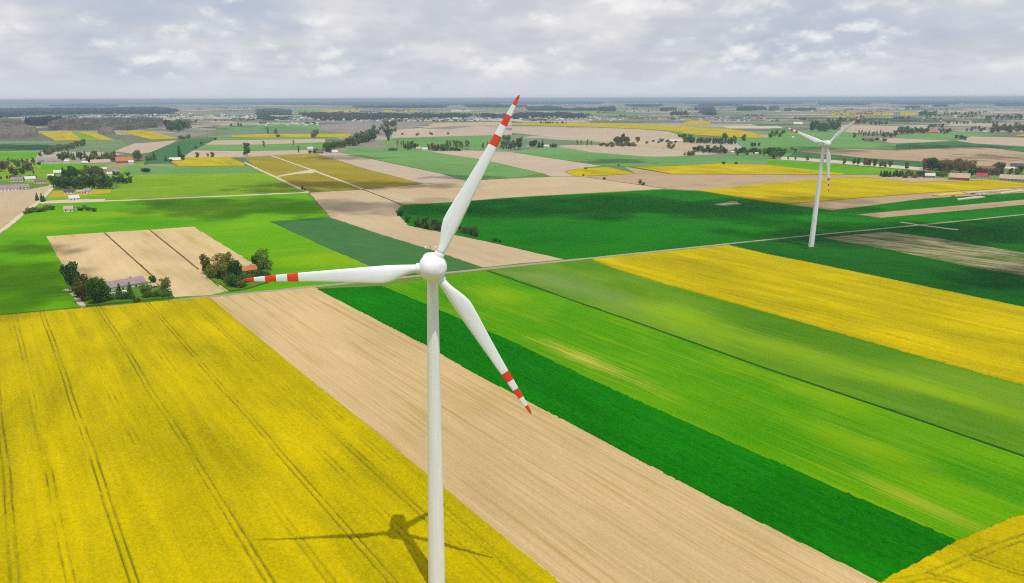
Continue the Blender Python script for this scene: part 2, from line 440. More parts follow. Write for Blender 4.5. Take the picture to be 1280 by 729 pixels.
def smooth_noise(shape, cell, amp, seed):
    r = np.random.default_rng(seed)
    ny, nx = shape
    gy, gx = int(ny / cell) + 3, int(nx / cell) + 3
    G = r.uniform(-1, 1, (gy, gx))
    y = np.arange(ny) / cell; x = np.arange(nx) / cell
    iy = y.astype(int); ix = x.astype(int); fy = (y - iy)[:, None]; fx = (x - ix)[None, :]
    fy = fy * fy * (3 - 2 * fy); fx = fx * fx * (3 - 2 * fx)
    a = G[np.ix_(iy, ix)]; b2 = G[np.ix_(iy, ix + 1)]; c2 = G[np.ix_(iy + 1, ix)]; d2 = G[np.ix_(iy + 1, ix + 1)]
    return amp * ((a * (1 - fx) + b2 * fx) * (1 - fy) + (c2 * (1 - fx) + d2 * fx) * fy)


def canopy(name, poly, res, h, rough, mat, label, tracks=(), seed=1, arcs=()):
    """standing crop as a real uneven canopy: a fine grid laid along the drill rows, plants of different height, wheel tracks sunk into it"""
    P2 = np.array([(p[0], p[1]) for p in poly])
    s = P2 @ DIR; nn = P2 @ NRM
    S = np.arange(s.min(), s.max() + res, res); N = np.arange(nn.min(), nn.max() + res, res)
    SS, NN = np.meshgrid(S, N, indexing='ij')
    r = np.random.default_rng(seed)
    Z = np.full(SS.shape, h) + r.normal(0, rough, SS.shape) + smooth_noise(SS.shape, 3.2, rough * 0.9, seed + 1) + smooth_noise(SS.shape, 14, rough * 0.8, seed + 2)
    bare = np.zeros(SS.shape)
    J = r.uniform(-.25, .25, SS.shape) * res
    K = r.uniform(-.25, .25, SS.shape) * res
    X = (SS + J) * DIR[0] + (NN + K) * NRM[0]; Y = (SS + J) * DIR[1] + (NN + K) * NRM[1]
    wob = smooth_noise((len(S), 1), 45 / res, 0.4, seed + 5)
    vis = 0.75 * smooth_noise(SS.shape, 20 / res, 1.0, seed + 7) + 0.4 * smooth_noise(SS.shape, 2.4 / res, 1.0, seed + 8)
    for off, strength in tracks:
        for d in (-0.95, 0.95):
            k = np.clip(1 - np.abs(NN - off - d - wob) / (0.28 + 0.10 * vis), 0, 1) * np.clip(strength * .72 + 0.5 * vis, 0, 1)
            bare = np.maximum(bare, k)
    for pts, strength in arcs:
        for (ax, ay), (bx, by) in zip(pts[:-1], pts[1:]):
            e = np.array([bx - ax, by - ay]); L = np.hypot(*e); e = e / L
            u = (X - ax) * e[0] + (Y - ay) * e[1]; v = -(X - ax) * e[1] + (Y - ay) * e[0]
            on = (u > -0.5) & (u < L + 0.5)
            for d in (-0.95, 0.95):
                k = np.clip(1 - np.abs(v - d) / 0.45, 0, 1) * np.clip(strength * .8 + 0.6 * vis, 0, 1) * on
                bare = np.maximum(bare, k)
    bare = np.clip(bare * 1.6 * (0.65 + 0.5 * r.random(SS.shape)), 0, 1)
    Z = Z * (1 - 0.75 * bare)
    ok = inside(poly, X, Y)
    ny, nx = SS.shape
    cell = ok[:-1, :-1] & ok[1:, :-1] & ok[:-1, 1:] & ok[1:, 1:]
    idx = np.arange(ny * nx).reshape(ny, nx)
    q = np.stack([idx[:-1, :-1][cell], idx[1:, :-1][cell], idx[1:, 1:][cell], idx[:-1, 1:][cell]], 1)
    # drop the outermost row to the ground: the standing edge of the crop
    full = np.zeros((ny, nx), int)
    full[:-1, :-1] += cell; full[1:, :-1] += cell; full[:-1, 1:] += cell; full[1:, 1:] += cell
    Z = np.where(full < 4, 0.02, Z)
    used = np.unique(q); remap = np.full(ny * nx, -1); remap[used] = np.arange(len(used))
    P = np.stack([X.ravel()[used], Y.ravel()[used], Z.ravel()[used]], 1)
    q = remap[q]
    a, b2, c2 = P[q[0][0]], P[q[0][1]], P[q[0][2]]
    if np.cross(b2 - a, c2 - a)[2] < 0: q = q[:, ::-1]
    me = grid_mesh(name, P, q, [mat])
    at = me.attributes.new('bare', 'FLOAT', 'POINT'); at.data.foreach_set('value', bare.ravel()[used].astype(np.float32))
    o = link(name, me)
    return tag(o, label, kind='structure')


def W2(pts, z=0.0):
    return [tuple(gnd(x, y, z)[:2]) for x, y in pts]


# ---- near fields with standing canopies
f1 = [(-330.0, 359.0)] + W2([(0, 394), (262, 371)], 1.1) + W2([(705, 729)], 1.1) + [(82.0, 66.0), (-170.0, 60.0)]
canopy('rapeseed_field', f1, 0.38, 1.12, 0.11, RAPE_N, 'wide yellow rapeseed field with wheel tracks in the left foreground under the near turbine',
       tracks=[(-34, .5), (-8.1, .85), (3.5, .25), (16.9, 1.0), (31, .15), (45.2, .9), (58, .2), (70.8, 1.0), (83, .25), (92.5, .55), (99, .2)], seed=11,
       arcs=[([gnd(28, 397.5, 1)[:2], gnd(44, 395, 1)[:2], gnd(110, 388, 1)[:2], gnd(150, 384.5, 1)[:2], gnd(235, 375, 1)[:2]], .5)])
f2 = W2([(1096, 726), (1195.6, 673.2), (1267, 643.4), (1290, 640)], 1.1)
f2 = f2 + [(210.0, 200.0), (240.0, 120.0), (90.0, 100.0), (70.0, 133.0)]
a1 = [gnd(1110, 729, 1)[:2], gnd(1160, 719, 1)[:2], gnd(1205, 700, 1)[:2], gnd(1246, 683, 1)[:2], gnd(1290, 668, 1)[:2]]
a2 = [gnd(1216, 696, 1)[:2], gnd(1236, 704, 1)[:2], gnd(1262, 712, 1)[:2], gnd(1300, 722, 1)[:2]]
a3 = [gnd(1160, 719, 1)[:2], gnd(1185, 724, 1)[:2], gnd(1220, 735, 1)[:2]]
canopy('rapeseed_field', f2, 0.42, 1.12, 0.10, RAPE_N, 'corner of a bright yellow rapeseed field at the bottom right', seed=23, arcs=[(a1, .45), (a2, .8), (a3, .8)])
f6 = W2([(739, 323.3), (909, 306)], 1.1) + W2([(960, 317.5), (1028.6, 331), (1207, 368), (1283, 384), (1330, 394)], 1.1) + W2([(1330, 494), (1281, 479.5), (1152, 444.5), (1042, 413), (960, 389.5), (832, 354), (772, 336)], 1.1)
canopy('rapeseed_field', f6, 0.8, 1.12, 0.09, RAPE_N, 'broad golden rapeseed strip running to the right edge below the far turbine', tracks=[(374, .1), (400, .15), (426, .1), (452, .1)], seed=31)
f3 = W2([(395, 360.5), (479, 357), (532, 379), (640, 425.5), (750, 478), (880, 536), (1080, 623), (1196, 673), (1206, 677), (1108, 731), (880, 617), (680, 511.6), (590, 465), (532, 431)], 0.5)
canopy('cereal_field', f3, 0.55, 0.5, 0.075, GR_D, 'narrow strip of dark dense green cereal beside the bare tan strip', seed=41)

field('tilled_field', [(252, 372), (392, 358.3), (537, 429), (686, 510), (886, 615.5), (1102, 725.5), (1064, 748), (960, 800), (870, 860), (690, 729.5), (530, 597), (385, 477)], TAN_N,
      'bare tan tilled strip between the foreground rapeseed and the dark green strip')
field('cereal_field', [(477, 357.5), (609, 338.3), (640, 347.2), (703, 371), (805, 406.2), (960, 461.2), (1136, 520.2), (1300, 577), (1330, 640), (1290, 644), (1268, 648), (1196, 678), (1074, 626.5), (874, 539.5), (744, 481.5), (634, 429), (526, 382.5)], GR_B,
      'bright green cereal strip with yellowish drill streaks across the right half', 0.28)
field('cereal_field', [(610, 338), (742, 323.2), (779, 335.3), (840, 353.4), (966, 388), (1048, 411.4), (1158, 443), (1288, 478), (1330, 492), (1330, 588), (1280, 569.6), (1136, 519.6), (960, 460.6), (805, 405.6), (703, 370.4), (640, 346.6)], GR_G,
      'greyish light green cereal strip along the lower edge of the golden rapeseed', 0.26)
strip('ditch', [(609, 338), (703, 370.8), (805, 406), (960, 461), (1136, 520), (1310, 580)], 1.1, VERGE_D, 'thin dark grass line between the two light green strips', z=0.55)
field('cereal_field', [(911, 305.2), (1011, 294.4), (1152, 281.3), (1300, 266.5), (1340, 395), (1283, 383.5), (1207, 367.5), (1028.6, 330.5), (960, 317)], GR_R, 'dark green cereal field around the foot of the far turbine', 0.2)
field('fallow_strip', [(1028, 297), (1110, 290), (1170, 297.5), (1280, 316), (1330, 325), (1330, 358), (1280, 344.5), (1200, 331), (1114, 313)],
      field_mat('streaky_stubble', (0.045, 0.105, 0.012), (0.30, 0.25, 0.15), ang=-40, streak=3.2, patch=0.5, fine=0.2, row=0.14, patch_scale=0.01), 'streaky brown and green half bare strip right of the far turbine', 0.24)
field('cereal_field', [(504, 256.5), (563, 253.2), (640, 247.2), (829, 237.2), (870, 239), (960, 252), (985, 256), (1042, 263.5), (1072, 268.5), (1101, 272.5), (1280, 256.3), (1310, 253.5), (1310, 264.5), (1152, 279.7), (960, 298.8), (909, 303.8), (737, 321.3), (706, 323.8), (610, 302), (556, 290.5), (512, 282), (495, 265)], GR_M,
      'large deep green cereal field behind the hub, in the middle distance', 0.22)
field('cereal_field', [(1042, 263), (1157, 248.3), (1280, 241), (1310, 239), (1310, 248.3), (1280, 249.3), (1072, 267.8)], GR_M, 'long green strip beside the building plot on the right', 0.2)
field('tilled_field', [(1072, 268), (1280, 249.6), (1310, 247), (1310, 253), (1280, 255.8), (1101, 272.2)], TAN_D, 'thin tan wedge of bare soil between green strips at the right edge')
field('building_plot', [(984, 255), (1070, 248.2), (1152, 241.6), (1283, 234.3), (1310, 236), (1310, 238.7), (1280, 240.7), (1157, 248), (1041, 262.7)], TAN_D, 'bare brown building plot below the right hand rapeseed')
field('rapeseed_field', [(872, 238), (960, 229), (1056, 222), (1085, 221), (1143, 228), (1245, 225), (1290, 230), (1290, 233.6), (1167, 240), (1080, 246.5), (982, 254.5), (960, 252)], RAPE, 'yellow rapeseed field behind the far turbine tower', 1.1)
field('tilled_field', [(780, 208.5), (838, 217.6), (960, 217.8), (1050, 218.5), (1090, 219), (1140, 220.5), (1157, 222.5), (1245, 224.3), (1143, 227.8), (1085, 221), (1056, 222), (960, 229), (872, 238), (832, 236), (733, 221.3), (722, 220.5), (755, 219.5), (795, 216.8)], TAN_D, 'bare tan field left of the rapeseed behind the far turbine')
field('rapeseed_field', [(706, 215), (722, 210.6), (761, 209), (794, 216.6), (755, 219), (720, 220)], RAPE, 'small dull yellow rapeseed patch right of the raised blade', 1.0)
field('rapeseed_field', [(790, 208.5), (832, 208), (903, 204), (960, 206), (1056, 217.3), (1050, 218.3), (960, 217.6), (840, 217.3)], RAPE, 'long thin yellow rapeseed wedge pointing at the far turbine', 1.1)
field('tilled_field', [(455, 236.8), (528, 230.3), (581, 226.5), (640, 223), (690, 221.3), (733, 221.3), (831, 236), (640, 246.8), (563, 252.8), (504, 255.8)], TAN, 'wide pinkish tan field behind the raised blade')
field('tilled_field', [(387, 241), (454, 237.2), (502, 256), (494, 265), (511, 282.4), (555, 291), (610, 302.5), (705, 324.3), (690, 325.6), (603, 334), (536, 311.3), (480, 294.3), (413, 272)], TAN, 'curving pale tan field left of the bush row, behind the hub')
strip('ditch', [(454, 237), (470, 243), (487, 249.5), (501, 256)], 1.6, DITCH, 'thin dark ditch between the two tan fields behind the blades', z=0.3)
strip('ditch', [(733, 221.3), (782, 228.5), (831, 235.5)], 2.0, DITCH, 'thin dark ditch along the tan field right of the raised blade', z=0.3)
field('cereal_field', [(338, 277.2), (413, 272), (480, 294.3), (536, 311.3), (602, 334.3), (560, 339), (488, 346), (472, 336), (400, 305.5)], TEAL, 'blue green cereal wedge behind the hub', 0.25)
field('cereal_field', [(48, 255.5), (160, 251.2), (320, 244.6), (384, 241.4), (412, 271.5), (337, 276.8), (400, 305.8), (471, 336.2), (486, 347), (392, 357), (262, 369.5), (0, 392.5), (-90, 399), (-90, 345), (0, 294), (27, 269.5)], GR_L,
      'large fresh green cereal field around the tan plots on the left', 0.2)
field('tilled_field', [(58, 295.5), (129.5, 290.6), (195, 349), (214, 371.6), (104, 381.5), (96, 367), (82, 338)], TAN_Y, 'leftmost pale tan plot, behind the long barn', 0.42)
field('tilled_field', [(130.5, 290.5), (186.5, 287.3), (248, 336.5), (281, 364.5), (262, 369), (215, 371.5), (195.6, 349)], TAN_Y, 'middle pale tan plot between the two dark furrow lines', 0.42)
field('tilled_field', [(187.5, 287.2), (242, 283.4), (319, 331.5), (303, 360), (281.5, 364), (248.6, 336.5)], TAN_Y, 'right pale tan plot, behind the farm with the orange roof', 0.42)
strip('ditch', [(130, 290.5), (195.3, 349)], 1.0, DITCH, 'dark furrow line between the left and middle tan plots', z=0.72)
strip('ditch', [(187, 287.2), (248.3, 336.5)], 1.0, DITCH, 'dark furrow line between the middle and right tan plots', z=0.72)
# the straight gravel road behind the hub
A, B2 = gnd(205, 376.5), gnd(1290, 267.4)
road_dir = (gnd(1280, 268) - gnd(392, 358)).normalized()
strip('gravel_road', [(215, 374.8), (392, 357.7), (561, 340.3), (737, 322.4), (909, 304.6), (1011, 294.3), (1152, 281.0), (1300, 265.9)], 2.3, ROADM, 'straight narrow pale farm road crossing behind the hub')
strip('dirt_track', [(1126, 277.5), (1152, 281.5), (1198, 287.3)], 2.6, PATH, 'short pale track crossing the farm road right of the far turbine')
strip('turbine_pad', [(1005, 309.8), (1024, 308.9)], 8, VERGE_D, 'dull grass pad around the foot of the far turbine')
# left middle distance
strip('dirt_track', [(52, 254), (160, 250), (320, 243.2), (386, 240.2)], 7.0, PATH, 'pale dirt track along the far side of the fresh green field')
strip('dirt_track', [(306, 203), (320, 210), (347, 222.5), (376, 236.5), (386, 240.2)], 5.0, PATH, 'pale dirt track along the left edge of the olive field')
strip('dirt_track', [(339, 194.5), (390, 212.5), (420, 223.5), (454, 236.5)], 5.0, PATH, 'pale dirt track cutting through the olive field')
strip('dirt_track', [(-20, 300), (4, 286.5), (26.5, 268.5), (47, 253.5), (64, 236), (64, 231)], 5.0, PATH, 'pale track along the edge of the tan field at the left edge')
field('tilled_field', [(-80, 244), (0, 238.5), (36, 237), (64, 231.5), (63.5, 236.5), (46.5, 253), (25.6, 268), (0, 286), (-80, 340)], TAN, 'pinkish tan field at the left edge below the village')
field('olive_field', [(306, 197), (339, 195), (389, 212.8), (453.5, 236.3), (387, 239.6), (376, 236), (347, 222), (320, 209.5)], OLIVE, 'olive brown crop field between two dirt tracks, left part', 0.25)
field('olive_field', [(340, 194.4), (394, 192), (452, 210), (528, 230), (455, 236.3), (390, 212.2)], OLIVE, 'olive brown crop field right of the dirt track', 0.25)
field('gravel_pad', [(383, 213), (392, 211.5), (398, 214.5), (389, 216.5), (370, 217.5), (345, 221.5), (348, 219.5)], PALE, 'pale gravel pad beside the track in the olive field', 0.3)
field('rapeseed_field', [(213.8, 202.5), (230, 197), (287.5, 196.5), (305, 204.4), (306, 207), (223.8, 208)], RAPE, 'bright yellow rapeseed patch left of the olive field', 1.1)
field('meadow', [(160, 208), (224, 208.3), (306, 207.3), (322, 211.5), (330, 215), (150, 219)], MUTE, 'muted green strip just below the bright rapeseed patch', 0.1)
field('meadow', [(140, 224), (150, 219), (330, 215.2), (352, 226), (150, 235)], MEAD, 'yellowish green meadow strip with faint mowing lines', 0.1)
field('meadow', [(137, 238), (150, 235), (352, 226.2), (377, 238), (384, 240), (320, 242.6), (160, 249.3), (52, 253.3), (62, 241), (90, 238)], MEAD, 'narrow bright green meadow above the long dirt track', 0.1)
strip('dirt_track', [(160, 240), (200, 236.5), (260, 234.5), (320, 232.3), (358, 230)], 4.0, MEAD, 'thin yellowish mown line across the left meadow')
# upper left
field('rapeseed_field', [(49.4, 166), (88, 164.5), (104, 175.5), (68.6, 175.5)], RAPE, 'leftmost far yellow rapeseed patch', 1.1)
field('rapeseed_field', [(97.5, 165), (115, 164.5), (142.7, 174.6), (129, 175.5)], RAPE, 'thin slanting far rapeseed strip in the middle of the left three', 1.1)
field('rapeseed_field', [(149.6, 164.5), (175.7, 162.6), (225, 172.7), (189, 174.6)], RAPE, 'far rapeseed wedge on the right of the left three', 1.1)
field('meadow', [(88, 164.6), (97, 165), (128, 175.5), (105, 175.5)], MEAD, 'light green strip between two far rapeseed patches on the left')
field('meadow', [(-40, 177), (110, 176), (150, 175), (160, 183), (137, 190), (60, 189), (-40, 190)], MUTE_G, 'muted grey green field above the left village')
field('cereal_field', [(-40, 183), (0, 182), (60, 180.5), (75, 185), (40, 188), (-40, 189)], TEAL, 'dark blue green far field at the left edge')
field('meadow', [(-40, 191), (47, 189.4), (45, 197.5), (0, 201), (-40, 202)], GR_L, 'bright green field at the left edge above the village')
field('meadow', [(51, 205), (139, 204.4), (112, 212.5), (52, 212.5)], GR_L, 'bright green paddock between the two rows of village houses')
field('meadow', [(-40, 203), (50, 204), (52, 213), (140, 215), (160, 208), (185, 200), (140, 224), (135, 238), (90, 240), (64, 231), (0, 226), (-40, 230)], MEAD, 'green village grounds among the houses on the left', 0.03)
field('garden', [(66, 238.8), (140, 236.2), (137, 241), (100, 244.5), (60, 247)], field_mat('dry_yellow_lawn', (0.30, 0.27, 0.015), (0.42, 0.33, 0.03), (0.42, 0.22, 0.03), alt_amt=0.8), 'yellowish garden strip in front of the dense village grove', 0.15)
field('yard', [(48, 254), (60, 251), (88, 249.5), (132, 248.8), (130, 251), (60, 254.3)], PALE, 'pale paved yard beside the white house by the track', 0.45)
field('tilled_field', [(143, 189), (167, 179.6), (222, 175.5), (189, 190.6), (170, 193)], PINK, 'pinkish far field right of the far left rapeseed')
field('cereal_field', [(186, 191), (230, 174), (267.5, 174), (231, 193.5), (213, 202), (180, 206)], TEAL, 'blue green slanting field above the bright rapeseed patch', 0.2)
field('tilled_field', [(267, 175.6), (320, 175), (407, 173.7), (406, 178), (320, 180.8), (257, 181)], PINK, 'long pale strip below the thin yellow strip')
field('cereal_field', [(257, 181.3), (320, 181), (406, 178.3), (402, 187), (320, 188.2), (242, 187.8)], MUTE, 'muted green strip between two pale strips')
field('tilled_field', [(241, 188.2), (320, 188.8), (400, 187.3), (412, 191), (394, 191.8), (340, 194), (306, 196.6), (230, 196.6)], PINK, 'pale strip just above the olive field')
field('rapeseed_field', [(289, 169), (320, 168), (439, 167), (439, 171), (320, 172), (290, 171.5)], RAPE, 'long thin far yellow rapeseed strip left of centre', 1.1)
field('cereal_field', [(270, 172), (320, 172.4), (420, 171.4), (425, 173.4), (320, 174.8), (268, 175)], MUTE, 'thin muted green strip below the thin yellow strip')
field('cereal_field', [(270, 164), (330, 161), (439, 163), (439, 166.6), (320, 167.6), (280, 169), (235, 173)], MUTE_G, 'grey green field above the thin yellow strip')
field('cereal_field', [(270, 158.5), (355, 155), (400, 156), (400, 161), (330, 161.5), (270, 163)], MUTE, 'far pale green field left of centre')
field('fallow', [(402, 156), (470, 152), (540, 153), (500, 165), (440, 167), (400, 162)], GREYF, 'greyish fallow field below the far village')
field('tilled_field', [(240, 158), (270, 152), (330, 152), (330, 155), (270, 158), (240, 160)], PINK, 'far pale strip below the far left town')
field('tilled_field', [(395, 192), (427, 191.3), (553, 217.6), (581, 226.2), (528.6, 229.8), (452, 209.7)], PINK, 'pale tan wedge right of the olive field')
field('cereal_field', [(428, 190.6), (441, 184.5), (512, 185.3), (537, 189.4), (600, 199.4), (640, 208.4), (678, 217), (640, 222.5), (581, 225.5), (553, 217)], MUTE, 'muted green field behind the raised blade', 0.2)
field('tilled_field', [(536, 189.8), (580, 188), (640, 190.5), (700, 199.5), (752, 207.2), (722, 210.7), (706, 214), (735, 220.8), (690, 220.8), (678, 216.6), (640, 208), (600, 199)], PINK, 'pale tan field crossing behind the raised blade')
field('cereal_field', [(490, 173), (560, 171), (640, 169), (640, 186), (580, 187), (512, 184.5), (470, 180)], MUTE, 'soft green field behind the raised blade, further off')
field('tilled_field', [(490, 163), (525, 160), (600, 157), (640, 163), (640, 168.5), (560, 170.5), (490, 172)], PINK, 'pinkish far field below the far village, left of the blade tip')
field('tilled_field', [(542, 154), (590, 153), (640, 152), (640, 157), (570, 157), (530, 160)], TAN, 'thin tan far field under the far village')
field('fallow', [(525, 161), (570, 157.5), (640, 157.5), (640, 162.5), (600, 157), (560, 162)], GREYF, 'thin grey brown fallow strip under the far village')
# upper right of the blade
field('cereal_field', [(640, 190), (690, 184.5), (740, 191), (805, 196), (895, 194.7), (960, 196), (960, 205.8), (903, 203.7), (832, 207.6), (770, 208), (752, 206.8), (700, 199)], MUTE, 'long green wedge right of the raised blade', 0.2)
field('tilled_field', [(696, 182.5), (727, 180.6), (800, 183), (875, 190), (900, 192.5), (837, 196), (805, 195.6), (740, 190.5)], PINK, 'pale tan wedge above the long green wedge')
field('cereal_field', [(645, 175.6), (687, 174), (750, 177.5), (747, 181.5), (696, 181.5), (688, 184), (640, 189)], MUTE_G, 'grey green strip beside the trees right of the blade tip')
field('tilled_field', [(640, 160), (740, 159.5), (800, 161.5), (837, 165), (855, 170.6), (850, 176), (800, 179), (752, 177), (671, 169.5), (640, 166)], PINK, 'wide pinkish far field under the long rapeseed strip')
field('tilled_field', [(780, 178), (855, 176.5), (930, 186), (880, 190), (800, 183)], TAN, 'pale bare field around the small brown trees')
field('rapeseed_field', [(640, 153.7), (765, 153.7), (800, 155.3), (844, 157.5), (925, 162.5), (947.5, 167.5), (956, 172.5), (904, 171), (875, 169), (832, 163), (800, 161), (740, 158.7), (640, 156)], RAPE, 'long bright far rapeseed strip right of the blade tip', 1.1)
field('rapeseed_field', [(849, 156), (860, 151), (889, 151.6), (887.5, 156)], RAPE, 'small far rapeseed patch above the long strip', 1.1)
field('cereal_field', [(834, 164), (875, 169.4), (870, 171.8), (854, 170.6)], GR_L, 'thin bright green sliver under the long far rapeseed')
field('cereal_field', [(904, 172), (956, 173), (1000, 163), (1050, 163.5), (1085, 170), (1072, 177), (1120, 180), (1120, 186), (1055, 185.7), (995, 188.8), (985, 196), (960, 195), (905, 194), (930, 185), (920, 178)], MUTE, 'large soft green field behind the far rotor', 0.2)
field('meadow', [(960, 163), (986, 163), (988, 170), (960, 174)], GR_L, 'bright green far patch behind the left blade of the far turbine')
field('tilled_field', [(995, 189), (1055, 186), (1120, 188.5), (1197, 184), (1230, 184), (1290, 192), (1300, 208), (1214, 207.5), (1167, 202.5), (1080, 197.5), (1040, 193)], TAN_D, 'broad tan field behind the farm trees on the right')
field('cereal_field', [(985, 190), (1040, 193.3), (1080, 197.8), (1167, 203), (1160, 209.5), (1080, 203), (1040, 199.5), (978, 195)], TEAL, 'dark green strip above the tree lined track')
field('dirt_track', [(976, 195.6), (1040, 200), (1080, 203.5), (1160, 210), (1158, 213.3), (1132, 211.5), (1080, 207.4), (1030, 202.8), (976, 199.6)], PALE, 'pale sandy track lined by small trees on the right')
field('cereal_field', [(960, 199), (977, 200.4), (1080, 208), (1133, 212.5), (1105, 217.3), (1056, 217.6), (960, 206)], GR_L, 'bright green strip below the tree lined track', 0.2)
field('tilled_field', [(1196, 176), (1215, 170.6), (1300, 172.8), (1300, 182), (1270, 182), (1220, 179.3)], PINK, 'pale tan far field at the right edge')
field('cereal_field', [(1120, 180), (1195, 176.4), (1220, 179.8), (1300, 185), (1300, 192.5), (1230, 183.6), (1197, 183.7), (1120, 187)], TEAL, 'dark green band between two tan fields on the right')
field('tilled_field', [(1097, 172.5), (1120, 173), (1192, 176), (1120, 179.2), (1108, 178)], PINK, 'pale strip left of the dark green band on the right')
field('cereal_field', [(1120, 169), (1190, 165), (1264, 168), (1215, 170.5), (1194, 175.8), (1120, 173)], MUTE, 'soft green far field on the right')
field('tilled_field', [(1047, 156), (1120, 157.5), (1160, 157), (1160, 160), (1120, 166), (1062, 166.5), (1045, 160)], PINK, 'pinkish far field above the far rotor')
field('rapeseed_field', [(1040, 141), (1117, 140.6), (1117, 144.4), (1040, 144.6)], RAPE, 'far rapeseed strip behind the raised blade of the far turbine', 1.1)
field('rapeseed_field', [(1125, 140.6), (1147, 140), (1147, 144.4), (1125, 144.6)], RAPE, 'small far rapeseed patch right of the raised blade of the far turbine', 1.1)
field('rapeseed_field', [(1264, 169), (1300, 166.8), (1300, 171.8)], RAPE, 'far rapeseed tip at the right edge', 1.1)
field('tilled_field', [(1177, 152.6), (1226, 151.8), (1226, 154), (1177, 154.2)], PALE, 'thin pale far strip at the upper right')
field('tilled_field', [(1147, 138), (1290, 139.6), (1290, 142), (1147, 139.6)], PINK, 'long thin pale strip near the horizon on the right')
field('rapeseed_field', [(400, 137), (450, 136.8), (450, 140.4), (402, 141)], RAPE, 'far rapeseed strip near the horizon left of centre', 1.1)
field('rapeseed_field', [(480, 137.6), (495, 137.8), (495, 140.5), (480, 140.6)], RAPE, 'tiny far rapeseed patch near the horizon', 1.1)
field('rapeseed_field', [(502, 137.4), (522, 137.4), (521, 140.6), (502, 140.4)], RAPE, 'small far rapeseed patch near the horizon at centre', 1.1)
field('meadow', [(366, 137.4), (399, 137), (400, 140), (368, 140)], MEAD, 'far yellowish field left of the horizon rapeseed')
field('meadow', [(564, 137), (589, 137.4), (589, 139.4), (564, 139.6)], PALE, 'far pale green strip near the horizon')
field('meadow', [(607, 138.6), (634, 137.8), (634, 140), (607, 140.6)], MEAD, 'far yellowish strip beside the blade tip')
field('meadow', [(730, 139.5), (790, 139), (800, 141.4), (735, 142.4)], MEAD, 'far dull yellow strip right of the blade tip')
# far strips that read only as thin lines
pal = [MUTE_G, PINK, GREYF, TAN, MUTE, PINK, MUTE_G, PALE, GREYF, TAN, TEAL]
spots = [(330, 152, 60), (160, 150, 50), (20, 149.6, 40), (300, 148, 50), (560, 141, 40), (690, 152, 50), (800, 151, 45), (940, 159, 40), (905, 146, 40), (1000, 150, 55), (1090, 149, 45), (1180, 147, 50),
         (1250, 156, 40), (1200, 160, 45), (1010, 143, 35), (960, 139, 40), (1060, 136.5, 60), (1190, 134.5, 60), (860, 139, 30), (780, 144, 35), (700, 132.5, 40), (900, 132, 45), (1000, 131.5, 50),
         (100, 133.8, 50), (20, 136, 30), (60, 135.4, 16), (180, 134.4, 30), (250, 136, 30), (330, 134.5, 40), (620, 150, 35), (745, 148, 40), (1270, 145, 30), (970, 156, 30), (920, 153.5, 35), (1240, 137, 40), (550, 133.5, 50)]
rs = random.Random(3)
spots += [(rs.uniform(-20, 1300), 127.5 + 26 * rs.random() ** 1.7, rs.uniform(14, 46)) for _ in range(90)]
for i, (x, y, w) in enumerate(spots):
    if i >= 36 and (y > 150 and 640 < x < 960 or y > 152.5): continue
    d = 0.0018 * (y - 123) ** 2 + 0.3
    s = random.uniform(-.6, .6)
    field('far_field', [(x - w, y - d * .5 + s), (x + w * .8, y - d * .6), (x + w, y + d * .5 - s), (x - w * .7, y + d * .6)], pal[i % len(pal)], 'thin far strip of farmland below the horizon')

#PART2
# ------------------------------------------------------------------ wind turbines
def lathe(prof, n=40, closed=False):
    """profile of (radius, z) -> verts, faces"""
    v, f = [], []
    for r, z in prof:
        for k in range(n):
            a = 2 * math.pi * k / n; v.append((r * math.cos(a), r * math.sin(a), z))
    for i in range(len(prof) - 1):
        for k in range(n):
            k2 = (k + 1) % n
            f.append((i * n + k, i * n + k2, (i + 1) * n + k2, (i + 1) * n + k))
    f.append(tuple(range(n - 1, -1, -1))); f.append(tuple((len(prof) - 1) * n + k for k in range(n)))
    return v, f


def lathe_mesh(name, prof, mat, n=40, smooth=True, caps=True):
    v, f = lathe(prof, n)
    if not caps: f = f[:-2]
    me = mesh(name, v, f, [mat], smooth)
    for p in me.polygons:
        if len(p.vertices) > 4: p.use_smooth = False
    return me


def box_mesh(name, sx, sy, sz, mat, z0=0.0, bev=0.0, cx=0.0, cy=0.0):
    bm = bmesh.new(); bmesh.ops.create_cube(bm, size=1.0)
    for v in bm.verts: v.co = Vector((v.co.x * sx + cx, v.co.y * sy + cy, (v.co.z + .5) * sz + z0))
    if bev: bmesh.ops.bevel(bm, geom=bm.edges[:], offset=bev, segments=3, affect='EDGES', profile=0.6)
    me = bpy.data.meshes.new(name); bm.to_mesh(me); bm.free(); me.materials.append(mat)
    return me


R_B, HUB_H = 40.0, 83.0
# span fraction, chord, leading edge offset, thickness ratio, twist(deg)
SEC = [(.085, 1.75, .875, 1.0, 12), (.105, 1.78, .89, .98, 12), (.14, 2.15, .95, .72, 12), (.18, 2.85, 1.02, .50, 11.5), (.225, 3.5, 1.08, .38, 10.5), (.262, 3.78, 1.08, .33, 9.5), (.30, 3.7, 1.05, .30, 8.5), (.36, 3.42, 1.0, .27, 7),
       (.44, 3.02, .93, .25, 5.5), (.52, 2.65, .86, .23, 4), (.60, 2.3, .79, .22, 3), (.67, 2.02, .73, .21, 2.2), (.71, 1.88, .69, .2, 2), (.769, 1.66, .63, .19, 1.5), (.827, 1.44, .55, .18, 1), (.885, 1.2, .46, .17, .6), (.942, .88, .34, .16, .2), (.965, .72, .27, .15, 0), (.985, .52, .19, .15, 0), (.996, .3, .10, .15, 0), (1.0, .1, .03, .15, 0)]
NS = 20


